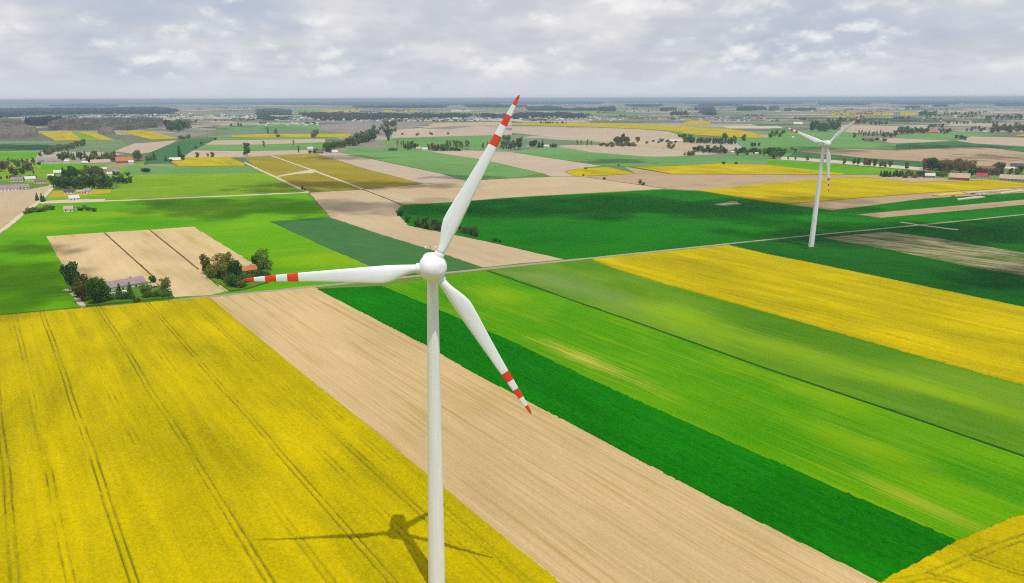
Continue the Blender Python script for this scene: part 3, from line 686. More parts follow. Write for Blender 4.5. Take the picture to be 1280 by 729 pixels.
def airfoil_ring(s):
    sp, ch, le, th, tw = s
    circ = max(0.0, min(1.0, (th - 0.35) / 0.6))
    pts = []
    for k in range(NS):
        a = 2 * math.pi * k / NS
        xc = 0.5 + 0.5 * math.cos(a)                  # 1 = leading edge
        c_y = 0.5 * th * math.sin(a)
        w = (0.35 + 0.65 * math.sqrt(max(0, xc))) * (1 - 0.25 * (xc > 0.97))
        y = c_y * (circ + (1 - circ) * w)
        x = le - ch + xc * ch
        y *= ch
        t_ = math.radians(tw)
        pts.append(Vector((x * math.cos(t_) - y * math.sin(t_), x * math.sin(t_) + y * math.cos(t_), sp * R_B)))
    return pts


def lerp_sec(sp):
    for a, b2 in zip(SEC[:-1], SEC[1:]):
        if a[0] <= sp <= b2[0]:
            k = (sp - a[0]) / (b2[0] - a[0])
            return tuple(x + (y - x) * k for x, y in zip(a, b2))
    return SEC[-1]


def blade_piece(name, lo, hi, mat, cap_lo=False, cap_hi=False):
    cuts = [lo] + [s[0] for s in SEC if lo + 1e-4 < s[0] < hi - 1e-4] + [hi]
    v, f = [], []
    for c2 in cuts: v += airfoil_ring(lerp_sec(c2))
    for i in range(len(cuts) - 1):
        for k in range(NS):
            k2 = (k + 1) % NS
            f.append((i * NS + k, i * NS + k2, (i + 1) * NS + k2, (i + 1) * NS + k))
    if cap_lo: f.append(tuple(range(NS - 1, -1, -1)))
    if cap_hi: f.append(tuple((len(cuts) - 1) * NS + k for k in range(NS)))
    return mesh(name, v, f, [mat], True)


# white shell and white bands form the blade; the red bands are pieces of their own between them
bands = [.711, .769, .827, .885, .942]
w_v, w_f = [], []
for lo, hi in ((.085, bands[0]), (bands[1], bands[2]), (bands[3], bands[4])):
    pm = blade_piece('tmp', lo, hi, WHITE, cap_lo=(lo < .1))
    off = len(w_v); w_v += [v.co.copy() for v in pm.vertices]; w_f += [tuple(i + off for i in p.vertices) for p in pm.polygons]
    bpy.data.meshes.remove(pm)
BLADE_ME = mesh('blade', w_v, w_f, [WHITE], True)
BAND_ME = [blade_piece('red_band', bands[0], bands[1], RED), blade_piece('red_band', bands[2], bands[3], RED), blade_piece('red_band', bands[4], 1.0, RED, cap_hi=True)]
COLLAR_ME = lathe_mesh('root_collar', [(1.06, 2.75), (1.10, 2.8), (1.10, 3.42), (1.03, 3.5), (.96, 3.52)], WHITE, 36)
RECEPT_ME = lathe_mesh('tip_receptor', [(.11, -.03), (.11, .03)], DARKM, 12)

# spinner: a ball slightly flattened towards the three blade roots
bm = bmesh.new(); bmesh.ops.create_uvsphere(bm, u_segments=72, v_segments=48, radius=3.05)
for v in bm.verts:
    # local: -Y is the front, blades point along Z rotated about Y
    for k in range(3):
        a = k * 2 * math.pi / 3
        bdir = Vector((math.sin(a), 0, math.cos(a)))
        d = v.co.dot(bdir)
        if d > 2.72: v.co -= bdir * (d - 2.72) * 0.85
    # shallow flats on the nose between the blades
    for k in range(3):
        a = k * 2 * math.pi / 3 + math.pi / 3
        bdir = (Vector((math.sin(a), 0, math.cos(a))) * .62 + Vector((0, -1, 0)) * .78).normalized()
        d = v.co.dot(bdir)
        if d > 2.9: v.co -= bdir * (d - 2.9) * 0.6
    if v.co.y > 1.6: v.co.y = 1.6 + (v.co.y - 1.6) * .3
SPIN_ME = bpy.data.meshes.new('hub'); bm.to_mesh(SPIN_ME); bm.free(); SPIN_ME.materials.append(WHITE)
SPIN_ME.polygons.foreach_set('use_smooth', [True] * len(SPIN_ME.polygons))

# nacelle: lofted body from behind the hub, along +Y
bm = bmesh.new(); rings = []
for y, w, hh, zc_ in ((2.0, 2.0, 2.0, 0), (2.6, 2.25, 2.25, 0), (4.0, 2.3, 2.3, .05), (6.2, 2.2, 2.25, .1), (7.8, 1.9, 2.0, .2), (8.6, 1.5, 1.6, .3), (8.9, .8, .9, .35)):
    ring = []
    for k in range(32):
        a = 2 * math.pi * k / 32; ca, sa = math.cos(a), math.sin(a)
        e = 0.62
        ring.append(bm.verts.new((w * math.copysign(abs(ca) ** e, ca), y, zc_ + hh * math.copysign(abs(sa) ** e, sa))))
    rings.append(ring)
for r1, r2 in zip(rings[:-1], rings[1:]):
    for k in range(32): bm.faces.new((r1[k], r2[k], r2[(k + 1) % 32], r1[(k + 1) % 32]))
bm.faces.new(rings[0]); bm.faces.new(rings[-1][::-1])
bmesh.ops.recalc_face_normals(bm, faces=bm.faces)
NAC_ME = bpy.data.meshes.new('nacelle'); bm.to_mesh(NAC_ME); bm.free(); NAC_ME.materials.append(WHITE)
NAC_ME.polygons.foreach_set('use_smooth', [True] * len(NAC_ME.polygons))


def tower_r(z):
    return 2.12 - (2.12 - 1.18) * (z / (HUB_H - 1.6)) ** 1.05


def turbine(loc, yaw, tilt, phase, k, label):
    T = empty('wind_turbine', loc)
    tag(T, label, 'wind turbine', 'wind turbines')
    prof = [(tower_r(z), z) for z in np.linspace(3.2, HUB_H - 1.7, 30)]
    tw = link('tower', lathe_mesh('tower', prof, WHITE, 48, True, False), T)
    link('tower_foot', lathe_mesh('tower_foot', [(tower_r(z) + .004, z) for z in (.26, 1.2, 2.2, 3.2)], TOWG, 48, True, False), T)
    link('base_flange', lathe_mesh('base_flange', [(2.34, .1), (2.34, .255)], METAL, 48, False), T)
    for z in (22.0, 43.0, 63.0):
        r = tower_r(z)
        s = link('section_seam', lathe_mesh('section_seam', [(r - .01, z - .05), (r + .012, z - .04), (r + .012, z + .04), (r - .01, z + .05)], WHITE, 48), tw)
    d = link('door', box_mesh('door', .95, .12, 2.2, TOWG, .9, .03), T); d.location = (0.35, -2.2, 0)
    link('handle', box_mesh('handle', .06, .1, .16, DARKM, 1.9, .01, .3, -.09), d)
    link('foundation', lathe_mesh('foundation', [(3.1, -.4), (3.1, .12), (2.9, .2), (2.2, .22)], CONC, 32), T)
    # yaw frame: nacelle and rotor turn together
    a = Vector((math.sin(yaw) * math.cos(tilt), -math.cos(yaw) * math.cos(tilt), math.sin(tilt)))
    r = Vector((math.cos(yaw), math.sin(yaw), 0))
    u = r.cross(a); u = u if u.z > 0 else -u
    hub = Vector((0, 0, HUB_H)) + a * 4.0
    M3 = Matrix((r, -a, u)).transposed().to_4x4()        # columns: right, back, up
    M3.translation = hub
    nc = link('nacelle', NAC_ME, T); nc.matrix_local = M3
    lo = link('warning_light', lathe_mesh('warning_light', [(.16, 2.3), (.16, 2.65), (.1, 2.8)], RED, 12), nc); lo.location = (.9, 6.2, 0)
    mast = link('anemometer_mast', lathe_mesh('anemometer_mast', [(.07, 2.1), (.06, 3.95)], DARKM, 8), nc); mast.location = (-.35, 6.6, 0)
    bar = link('sensor_bar', box_mesh('sensor_bar', 2.3, .1, .1, METAL, 3.2, .02), nc); bar.location = (-.35, 6.6, 0)
    for sx in (-1.1, 1.1):
        sn = link('wind_sensor', lathe_mesh('wind_sensor', [(.12, 3.25), (.16, 3.45), (.16, 3.6), (.05, 3.75)], WHITE, 12), nc); sn.location = (-.35 + sx, 6.6, 0)
    Mp = M3 @ Matrix.Rotation(phase, 4, 'Y')
    h_ = link('hub', SPIN_ME, T); h_.matrix_local = Mp @ Matrix.Diagonal((k, k, k, 1))
    for q in range(3):
        bl = link('blade', BLADE_ME, T)
        bl.matrix_local = M3 @ Matrix.Rotation(phase + q * 2 * math.pi / 3, 4, 'Y') @ Matrix.Diagonal((k, k, k, 1))
        link('root_collar', COLLAR_ME, bl)
        for bmx in BAND_ME: link('red_band', bmx, bl)
        rc = link('tip_receptor', RECEPT_ME, bl); rc.location = (-.05, -.075, .985 * R_B); rc.rotation_euler = (math.pi / 2, 0, 0)
    return T


turbine((-6.4, 151.9, 0), 0.0639, 0.0689, 0.4773, 1.0, 'tall white wind turbine in the foreground, red banded blades, cropped at its foot')
turbine((285.4, 570.5, 0), 0.097, 0.0, 0.878, 0.946, 'smaller white wind turbine standing in dark green crop on the right')

# ------------------------------------------------------------------ trees and bushes
def crown(name, lobes, n, leaf, mat, seed, flat=0.0):
    """leaf sprays spread through several lobes: (centre, radii, weight)"""
    r = np.random.default_rng(seed)
    wts = np.array([l[1][0] * l[1][1] * l[1][2] for l in lobes]) ** (2 / 3.); wts /= wts.sum()
    pick = r.choice(len(lobes), n, p=wts)
    C = np.array([l[0] for l in lobes])[pick]; Rr = np.array([l[1] for l in lobes])[pick]
    d = r.normal(size=(n, 3)); d /= np.linalg.norm(d, axis=1)[:, None]
    rad = r.uniform(0.45, 1.08, n) ** 0.6
    P = C + d * Rr * rad[:, None]
    nm = d + r.normal(0, .75, (n, 3)); nm /= np.linalg.norm(nm, axis=1)[:, None]
    t1 = np.cross(nm, r.normal(size=(n, 3))); t1 /= np.linalg.norm(t1, axis=1)[:, None]
    t2 = np.cross(nm, t1)
    s = leaf * r.uniform(.55, 1.25, n)[:, None]
    V = np.stack([P - t1 * s * .6, P + t2 * s * .42 + nm * s * .1, P + t1 * s * .6, P - t2 * s * .42 + nm * s * .1], 1).reshape(-1, 3)
    V[:, 2] = np.maximum(V[:, 2], 0.05)
    q = np.arange(4 * n).reshape(n, 4)
    return grid_mesh(name, V, q, [mat], False)


def trunk(name, h, r0, limbs, mat, seed):
    rr = random.Random(seed)
    v, f = [], []

    def tube(a, b2, ra, rb, n=7, seg=3):
        a = Vector(a); b2 = Vector(b2); ax = (b2 - a).normalized()
        t1 = ax.cross(Vector((.3, .9, .1))).normalized(); t2 = ax.cross(t1)
        off = len(v)
        for i in range(seg + 1):
            k = i / seg; c2 = a.lerp(b2, k) + t1 * (math.sin(k * 3 + seed) * ra * .4)
            rad = ra + (rb - ra) * k
            for j in range(n):
                an = 2 * math.pi * j / n; v.append(c2 + t1 * rad * math.cos(an) + t2 * rad * math.sin(an))
        for i in range(seg):
            for j in range(n):
                f.append((off + i * n + j, off + i * n + (j + 1) % n, off + (i + 1) * n + (j + 1) % n, off + (i + 1) * n + j))
    tube((0, 0, -.1), (rr.uniform(-.2, .2), rr.uniform(-.2, .2), h), r0, r0 * .35)
    for i in range(limbs):
        a = 2 * math.pi * i / limbs + rr.uniform(-.4, .4); z = h * rr.uniform(.4, .8); L = h * rr.uniform(.3, .5)
        tube((0, 0, z), (L * math.cos(a), L * math.sin(a), z + L * rr.uniform(.6, 1.1)), r0 * .42, r0 * .12, 5)
    return mesh(name, v, f, [mat], True)


def lobes_for(kind, seed):
    """everything in a nominal height of 10"""
    r = random.Random(seed)
    if kind == 'broad':
        L = [((0, 0, 5.0), (2.5, 2.5, 3.6))]
        for i in range(9):
            a = i * 2.4 + r.uniform(-.4, .4); q = r.uniform(1.4, 2.6); z = r.uniform(2.0, 8.5)
            L.append(((q * math.cos(a), q * math.sin(a), z), (r.uniform(1.1, 1.7),) * 2 + (r.uniform(.9, 1.5),)))
        return L
    if kind == 'round':
        L = [((0, 0, 5.0), (3.2, 3.2, 4.0))]
        for i in range(10):
            a = i * 2.4; q = r.uniform(2.2, 3.4); L.append(((q * math.cos(a), q * math.sin(a), r.uniform(1.6, 8.0)), (r.uniform(1.2, 1.9),) * 3))
        return L
    if kind == 'tall':
        return [((r.uniform(-.4, .4), r.uniform(-.4, .4), 1.8 + i * .95), (1.35 - abs(i - 3) * .13, 1.35 - abs(i - 3) * .13, 1.0)) for i in range(9)]
    if kind == 'thin':
        return [((r.uniform(-.7, .7), r.uniform(-.7, .7), 3.5 + i * 1.1), (r.uniform(.7, 1.3), r.uniform(.7, 1.3), .9)) for i in range(6)]
    if kind == 'conifer':
        return [((0, 0, .9 + i * 1.1), (2.5 * (1 - i / 8.6) + .15, 2.5 * (1 - i / 8.6) + .15, .75)) for i in range(8)] + [((0, 0, 9.5), (.2, .2, .6))]
    if kind == 'bush':
        L = [((0, 0, 3.6), (4.2, 4.2, 3.6))]
        for i in range(8):
            a = i * 2.4; q = r.uniform(2.5, 4.5); L.append(((q * math.cos(a), q * math.sin(a), r.uniform(2, 6.8)), (r.uniform(1.8, 2.8),) * 3))
        return L
    if kind == 'hedge':
        L = [((x, 0, 4.5), (2.2, 2.0, 4.2)) for x in (-2.2, 0, 2.2)]
        for i in range(5): L.append(((r.uniform(-3, 3), r.uniform(-1.5, 1.5), r.uniform(6, 8.3)), (1.5, 1.5, 1.6)))
        return L


COUNTS = {'broad': (1500, 620), 'round': (1700, 700), 'tall': (900, 400), 'thin': (420, 200), 'conifer': (1100, 420), 'bush': (900, 420), 'hedge': (900, 380)}
LEAFS = {'broad': (.62, .95), 'round': (.65, 1.0), 'tall': (.55, .8), 'thin': (.5, .75), 'conifer': (.55, .9), 'bush': (.95, 1.4), 'hedge': (.9, 1.3)}
_proto = {}


def tree_data(kind, colour, var, lod):
    key = (kind, colour, var, lod)
    if key not in _proto:
        seed = (sum(map(ord, kind + colour)) * 7 + var * 131) % 9973
        c2 = crown('crown', lobes_for(kind, seed), COUNTS[kind][lod], LEAFS[kind][lod], LEAF[colour], seed)
        th, tr, nl = {'broad': (6.5, .32, 5), 'round': (5.5, .34, 5), 'tall': (8.5, .25, 2), 'thin': (8.6, .16, 6), 'conifer': (8.8, .22, 0), 'bush': (3.5, .3, 6), 'hedge': (4, .2, 3)}[kind]
        tk = trunk('trunk', th, tr, nl, BARK_P if colour in ('brown', 'gold') else BARK, seed)
        _proto[key] = (tk, c2)
    return _proto[key]


KNAME = {'broad': 'broadleaf_tree', 'round': 'round_crowned_tree', 'tall': 'columnar_tree', 'thin': 'slender_tree', 'conifer': 'conifer_tree', 'bush': 'bush', 'hedge': 'hedge_shrub'}


def plant(px, py, hpx, kind, colour, label, group=None, wide=1.0, lod=None):
    p = gnd(px, py)
    h = hpx * depth_at(p) / F * 1.06
    if lod is None: lod = 0 if hpx > 13 else 1
    tk, cr_ = tree_data(kind, colour, random.randrange(3), lod)
    T = empty('budding_tree' if colour in ('brown', 'gold') and kind in ('broad', 'round', 'thin') else KNAME[kind], p, random.uniform(0, 6.28))
    s = h / 10.0
    T.scale = (s * wide * random.uniform(.92, 1.08), s * wide * random.uniform(.92, 1.08), s)
    tag(T, label, 'bush' if kind in ('bush', 'hedge') else 'tree', group)
    link('stem' if kind in ('bush', 'hedge') else 'trunk', tk, T)
    link('foliage' if kind in ('bush', 'hedge') else 'crown', cr_, T)
    return T


ORD = ['leftmost', 'second', 'third', 'fourth', 'fifth', 'sixth', 'seventh', 'eighth', 'ninth', 'tenth', 'eleventh', 'twelfth', 'thirteenth', 'fourteenth']


def nth(label, i, n):
    """singles one out of a short row by its place"""
    if n > 14: return label
    if n == 2: return label + (', left one' if i == 0 else ', right one')
    return label + (', leftmost' if i == 0 else ', rightmost' if i == n - 1 else ', %s from the left' % ORD[i])


def cluster(x0, x1, y0, y1, n, h0, h1, kinds, colours, label, group, wide=1.0):
    ks = sorted((i + .5) / n + random.uniform(-.6, .6) / n for i in range(n))
    for i, k in enumerate(ks):
        y = random.uniform(y0, y1) if not isinstance(y0, tuple) else y0[0] + (y0[1] - y0[0]) * k + random.uniform(-y1, y1)
        plant(x0 + (x1 - x0) * k, y, random.uniform(h0, h1), random.choice(kinds), random.choice(colours), nth(label, i, n), group, wide)


# farm with the long barn
plant(91.5, 364, 38.4, 'broad', 'dark', 'tall dark tree at the left end of the barn farm', wide=0.83)
plant(104, 379, 37.2, 'broad', 'olive', 'olive brown tree beside the drive of the barn farm', wide=0.86)
plant(121, 381.5, 36.0, 'round', 'dark', 'dark round tree in front of the left end of the barn', wide=0.71)
plant(133, 379, 28.8, 'broad', 'green', 'green tree in front of the barn, next to the dark round one', wide=0.86)
plant(113, 372, 24.0, 'broad', 'dark', 'dark tree behind the drive at the barn farm', wide=0.92)
plant(146, 376, 13.2, 'bush', 'green', 'low green bush before the barn wall, left of the small spruces', wide=1.00)
plant(156, 376, 12.1, 'bush', 'dark', 'low dark bush between the two small spruces', wide=0.92)
plant(150.5, 374, 20.4, 'conifer', 'dark', 'left of two small dark spruces before the barn', wide=0.86)
plant(163.8, 376, 24.0, 'conifer', 'dark', 'right of two small dark spruces before the barn', wide=0.92)
plant(184, 374, 20.4, 'round', 'green', 'round bright green tree at the right end of the barn', wide=0.86)
plant(195, 373, 12.1, 'bush', 'green', 'low green bush right of the round tree at the barn', wide=1.00)
plant(208, 372.5, 12.1, 'bush', 'green', 'spreading green bush at the right corner of the barn farm', wide=1.1)
plant(207, 364, 18.0, 'broad', 'olive', 'olive tree behind the shed at the barn farm', wide=1.0)
plant(192, 358, 13.2, 'broad', 'dark', 'small dark tree behind the shed at the barn farm', wide=1.00)
plant(171, 378, 6.6, 'bush', 'olive', 'small olive bush by the rapeseed edge at the barn farm')
# farm with the orange roof
plant(258, 343, 27.6, 'broad', 'olive', 'leftmost slim tree of the orange roofed farm', wide=0.69)
plant(273, 341, 24.0, 'thin', 'gold', 'pale golden budding tree at the orange roofed farm', wide=2.0, lod=0)
plant(279, 343, 25.2, 'thin', 'gold', 'golden budding tree in the middle of the orange roofed farm', wide=1.8, lod=0)
plant(289, 354, 39.6, 'broad', 'olive', 'tall olive tree left of the orange roof', wide=0.71)
plant(296, 356, 33.6, 'broad', 'dark', 'tall dark tree right beside the orange roof', wide=0.71)
plant(330, 338.5, 28.8, 'round', 'green', 'big round green tree right of the orange roof', wide=0.76)
plant(321.5, 338, 20.4, 'broad', 'dark', 'smaller dark tree between the orange roof and the big round tree', wide=0.92)
cluster(262, 303, (345, 362), 1.5, 13, 13, 20, ['bush', 'broad'], ['dark', 'olive', 'green'], 'dense dark shrub in the thicket below the orange roofed farm', 'thicket at the orange roofed farm', .95)
cluster(303, 334, (355, 348), 1.5, 8, 11, 15, ['bush'], ['dark', 'green'], 'dark hedge shrub right of the thicket, behind the red blade tip', 'hedge behind the blade tip', .9)
# bush row on the curving tan field
for x, y, h in ((500, 270, 9), (509.5, 278, 10)):
    plant(x, y, h, 'bush', 'dark', 'lone dark bush at the corner of the deep green field' if x < 505 else 'second dark bush along the tan curve, apart from the row', wide=.75)
cluster(520, 556, (283, 289.5), .6, 11, 10, 15, ['bush', 'round'], ['dark', 'green'], 'dark shrub in the bush row left of the raised blade', 'bush row left of the blade', .8)
cluster(575, 598, (290, 296.5), .6, 6, 9, 13, ['bush', 'round'], ['dark', 'green'], 'dark shrub in the bush row right of the raised blade', 'bush row right of the blade', .75)
plant(619, 302, 5, 'bush', 'dark', 'tiny dark bush on the tan field edge right of the blade'); plant(625, 303, 4, 'bush', 'dark', 'tiniest last bush of the row right of the blade')
# left village
cluster(67, 139, 233, 237.5, 34, 13, 17, ['tall', 'broad'], ['dark', 'green', 'dark'], 'tree in the dense dark grove behind the gardens of the left village', 'village grove', .95)
cluster(80, 96, 225, 229, 6, 15, 20, ['conifer', 'broad'], ['dark'], 'tall dark tree standing above the left village grove', 'tall trees over the village grove', .9)
cluster(139, 166, 228.5, 230.5, 9, 7, 9, ['hedge', 'broad'], ['dark', 'green'], 'green hedge tree right of the village grove', 'hedge right of the grove')
cluster(100, 131, 217, 221, 9, 8, 11, ['broad', 'round'], ['green', 'olive', 'brown'], 'garden tree near the orange house in the left village', 'garden trees by the orange house')
cluster(0, 46, 209, 222, 15, 8, 13, ['broad', 'round', 'thin'], ['green', 'olive', 'brown'], 'tree behind the white farm buildings at the left edge', 'trees behind the white farm')
cluster(0, 48, 223, 225, 10, 4, 5, ['hedge', 'bush'], ['green', 'olive'], 'low hedge shrub behind the white farm at the left edge', 'hedge behind the white farm')
cluster(28, 66, (268, 262.5), .8, 9, 5, 8, ['bush'], ['green', 'olive', 'yellow'], 'bush along the corner of the tan field below the village', 'bushes by the tan field corner')
cluster(96, 121, 261, 265, 7, 4, 6, ['bush'], ['dark', 'green'], 'small bush beside the lone cottage in the green field', 'bushes by the lone cottage')
cluster(47, 58, 250, 253, 4, 7, 10, ['conifer'], ['dark'], 'small dark conifer at the bend of the dirt track', 'conifers at the track bend')
cluster(50, 108, (196, 181.5), 1.0, 18, 7, 9, ['broad', 'round'], ['grey', 'green'], 'tree in the slanting tree line above the left village', 'slanting tree line')
cluster(74, 131, 197, 203, 19, 7, 10, ['broad', 'round', 'conifer'], ['green', 'dark', 'olive'], 'tree among the upper houses of the left village', 'trees among the upper houses')
cluster(132, 146, 200, 203, 4, 9, 12, ['broad'], ['green', 'olive'], 'tree beside the long orange roofed building', 'trees by the orange roof')
cluster(0, 50, 203, 207, 8, 4, 6, ['bush', 'broad'], ['olive', 'brown'], 'low shrub at the left edge above the village', 'shrubs at the left edge')
cluster(140, 160, 219, 222, 4, 5, 6, ['bush'], ['dark', 'green'], 'garden bush at the right end of the left village', 'bushes at the village end')
plant(172, 201, 14, 'round', 'olive', 'large round tree right of the orange roofed building'); plant(193, 200, 10, 'conifer', 'brown', 'small brown cypress right of the left village')
plant(186, 201, 7, 'bush', 'green', 'green bush between the round tree and the brown cypress')
plant(225.5, 200.5, 17, 'tall', 'dark', 'tall dark poplar by the white house at the bright rapeseed patch'); plant(228.5, 201, 9, 'broad', 'dark', 'low dark tree at the foot of the tall poplar')
plant(207.5, 201.5, 7, 'conifer', 'dark', 'small dark conifer left of the house by the rapeseed patch'); plant(213, 202.5, 4, 'bush', 'dark', 'dark bush before the house by the rapeseed patch')
cluster(177, 185, 214.5, 216.5, 3, 5, 6, ['bush'], ['dark'], 'dark bush alone in the muted green strip right of the village', 'bushes in the green strip')
plant(247, 197.5, 7.5, 'broad', 'olive', 'left of three small trees above the bright rapeseed patch'); plant(260, 196.5, 5, 'broad', 'brown', 'smallest brownish tree above the bright rapeseed patch'); plant(266, 197.3, 7.5, 'broad', 'olive', 'right of three small trees above the bright rapeseed patch')
plant(309, 195.5, 17.5, 'broad', 'green', 'big lone tree at the upper left corner of the olive field', wide=.8)
plant(269, 175, 3.5, 'bush', 'dark', 'tiny dark bush at the end of the pale strip'); plant(252, 182, 5, 'broad', 'dark', 'tiny tree on the slanting field edge'); plant(245, 186, 3.5, 'bush', 'dark', 'tiny bush lower on the slanting field edge')
plant(378, 237.5, 6, 'conifer', 'dark', 'small dark tree where the tracks meet at the olive field', wide=1.2); plant(381, 238.5, 3, 'bush', 'dark', 'tiny bush where the tracks meet at the olive field')
cluster(207, 236, 160, 165, 12, 8, 13, ['broad', 'round'], ['dark', 'grey'], 'dark tree in the clump on the grey far field, left', 'far left tree clump')
cluster(225, 238, 172, 174, 4, 4, 6, ['bush'], ['grey', 'dark'], 'grey shrub at the tip of the far rapeseed wedge', 'grey shrubs at the far rapeseed')
plant(289, 159, 5, 'broad', 'grey', 'tiny lone far tree left of centre'); cluster(297, 302, 157.5, 158.5, 2, 4, 5, ['broad'], ['grey'], 'tiny far tree of a pair left of centre', 'far tree pair')
for x, y, h, kd, cl, lb in ((330, 187, 10.5, 'thin', 'olive', 'slender tree on the muted green strip'), (367, 184, 8, 'thin', 'brown', 'brownish slender tree on the muted green strip'), (373.5, 191, 8, 'tall', 'dark', 'dark tree at the top edge of the olive field'),
                            (394, 172.5, 11.5, 'round', 'grey', 'round dark tree breaking the thin yellow strip'), (345, 168.5, 8, 'broad', 'grey', 'grey tree above the thin yellow strip'), (335, 168, 9, 'tall', 'grey', 'taller grey tree above the thin yellow strip'), (348, 172, 4, 'bush', 'dark', 'tiny bush in the thin yellow strip')):
    plant(x, y, h, kd, cl, lb)
cluster(405, 438, (188, 182.5), 1.2, 15, 7, 10, ['broad', 'round'], ['green', 'dark', 'green'], 'green tree in the hamlet at the end of the thin yellow strip', 'hamlet trees')
cluster(385, 416, 190, 192, 7, 4, 6, ['bush'], ['dark', 'olive'], 'low shrub below the hamlet at the olive field', 'shrubs below the hamlet')
cluster(441, 468, (182, 174), 2.0, 20, 9, 13, ['broad', 'round'], ['grey', 'dark'], 'grey green tree in the dense clump right of the hamlet', 'clump right of the hamlet')
cluster(464, 494, 163, 171, 12, 5, 8, ['broad'], ['grey', 'dark'], 'far grey tree at the road to the far village', 'far roadside trees')
cluster(480, 494, 158, 160, 4, 8, 10, ['round'], ['grey', 'dark'], 'large far tree at the near end of the far village', 'large far village trees')
plant(485.5, 176.5, 17, 'tall', 'grey', 'tall slender dark tree left of the raised blade, alone', wide=1.2)
plant(489, 188.5, 4.5, 'bush', 'green', 'low green bush on the muted green field, left one', wide=1.5); plant(494, 188.5, 4, 'bush', 'green', 'low green bush on the muted green field, right one', wide=1.4)
cluster(506, 522, 186, 188, 6, 6, 11, ['broad'], ['dark', 'olive'], 'dark tree left of the cream house behind the blade', 'trees left of the cream house')
cluster(536, 562, 187, 189, 10, 7, 9, ['hedge'], ['yellow', 'green'], 'yellow green hedge tree right of the cream house', 'yellow green hedge')
cluster(556, 586, 186, 188, 10, 10, 12, ['thin'], ['olive', 'brown', 'grey'], 'slender bare tree in the row beyond the yellow green hedge', 'slender tree row', 1.1)
cluster(562, 578, 188, 189, 5, 3, 5, ['bush'], ['dark'], 'low dark shrub at the end of the yellow green hedge', 'low shrubs at the hedge end')
cluster(497, 511, 183.5, 185, 4, 7, 9, ['thin'], ['brown', 'olive'], 'slender brownish tree above the low green bushes', 'slender brownish trees')
cluster(600, 616, 186, 188, 5, 7, 9, ['thin'], ['brown', 'olive'], 'slender tree just left of the raised blade', 'slender trees beside the blade')
cluster(480, 560, 167.5, 170, 8, 2.5, 4, ['bush'], ['grey'], 'tiny shrub along the far field edge left of the blade', 'shrubs along the far edge')
cluster(628, 651, 185, 188, 5, 11, 16, ['broad', 'round'], ['olive', 'grey'], 'olive tree just right of the raised blade', 'olive trees right of the blade')
cluster(663, 671, 183, 184.5, 3, 7, 9, ['broad'], ['dark'], 'dark tree left of the two dark conifers', 'dark trees by the conifers'); cluster(673, 678, 184, 185, 2, 8, 10, ['conifer'], ['dark'], 'dark conifer by the small house right of the blade', 'two dark conifers')
cluster(688, 696, 184, 185, 3, 4, 6, ['bush'], ['yellow', 'olive'], 'yellowish bush right of the two dark conifers', 'yellowish bushes')
cluster(720, 742, 182, 184, 5, 6, 8, ['thin'], ['brown', 'olive'], 'slender tree on the edge of the pale tan wedge', 'slender trees on the wedge edge')
cluster(749, 796, 181.5, 184, 12, 4, 6, ['bush'], ['olive', 'brown'], 'brownish bush in the scrub around the tall brown trees', 'brownish scrub')
cluster(768, 786, 179, 182, 7, 9, 12, ['broad', 'thin'], ['brown'], 'tall brown leafless tree in the scrub right of centre', 'tall brown trees'); plant(797, 179, 8.5, 'broad', 'brown', 'brown tree just right of the tall brown group')
cluster(853, 920, (178.5, 180.5), .4, 28, 6.5, 8, ['hedge'], ['dark', 'green'], 'dark clipped tree in the long hedge block under the far rapeseed', 'long dark hedge', .8)
plant(906, 174.5, 8.5, 'round', 'dark', 'round dark tree against the far rapeseed'); plant(918, 176, 6.5, 'broad', 'olive', 'small olive tree against the far rapeseed'); plant(929, 177, 9, 'broad', 'olive', 'larger olive tree at the right end of the far rapeseed')
cluster(846, 866, 171.5, 173.5, 6, 4, 5, ['bush'], ['dark'], 'dark bush behind the white shed roof', 'bushes behind the white shed')
cluster(868, 908, 189, 192.5, 17, 6, 8.5, ['broad', 'hedge'], ['green', 'grey', 'dark'], 'tree in the row left of the white gabled house', 'trees left of the gabled house')
cluster(919, 962, 191, 195, 18, 6, 8, ['hedge', 'broad'], ['green', 'dark', 'grey'], 'tree in the row right of the white gabled house', 'trees right of the gabled house')
cluster(855, 868, 194, 195.5, 4, 5, 8, ['bush', 'conifer'], ['olive', 'dark'], 'shrub on the pale tan wedge edge right of centre', 'shrubs on the pale wedge')
cluster(937, 949, 183, 185, 4, 5, 6, ['broad'], ['green', 'dark'], 'tree alone in the soft green far field', 'trees in the soft green field')
cluster(806, 846, 176, 180, 7, 3, 5, ['bush'], ['olive', 'brown', 'dark'], 'low brownish shrub on the pale bare field', 'shrubs on the bare field'); cluster(832, 846, 184, 187, 4, 5, 7, ['broad'], ['gold', 'brown'], 'golden brown tree on the pale bare field', 'golden brown trees')
cluster(896, 920, 203.5, 206, 3, 3, 4, ['bush'], ['dark', 'green'], 'tiny bush above the thin yellow wedge', 'bushes above the yellow wedge')
plant(732, 212, 3.5, 'bush', 'dark', 'tiny bush at the top of the dull yellow patch'); plant(729, 220.5, 3, 'bush', 'green', 'tiny bush below the dull yellow patch'); plant(755, 224.5, 3.5, 'bush', 'dark', 'tiny dark bush on the ditch right of the dull yellow patch')
plant(800, 231, 7, 'broad', 'olive', 'small tree on the ditch in the tan field'); plant(804, 231.5, 4, 'bush', 'dark', 'bush at the foot of the small tree on the ditch'); plant(773, 208, 3, 'bush', 'green', 'tiny bush on the long green wedge')
cluster(1013, 1047, 160, 165, 16, 8, 11, ['broad', 'round'], ['dark', 'grey'], 'dark tree in the grove behind the far rotor', 'grove behind the far rotor')
cluster(960, 980, 166, 173, 9, 5, 7, ['broad'], ['olive', 'green', 'brown'], 'far tree left of the far rotor, near the bright patch', 'far trees by the bright patch')
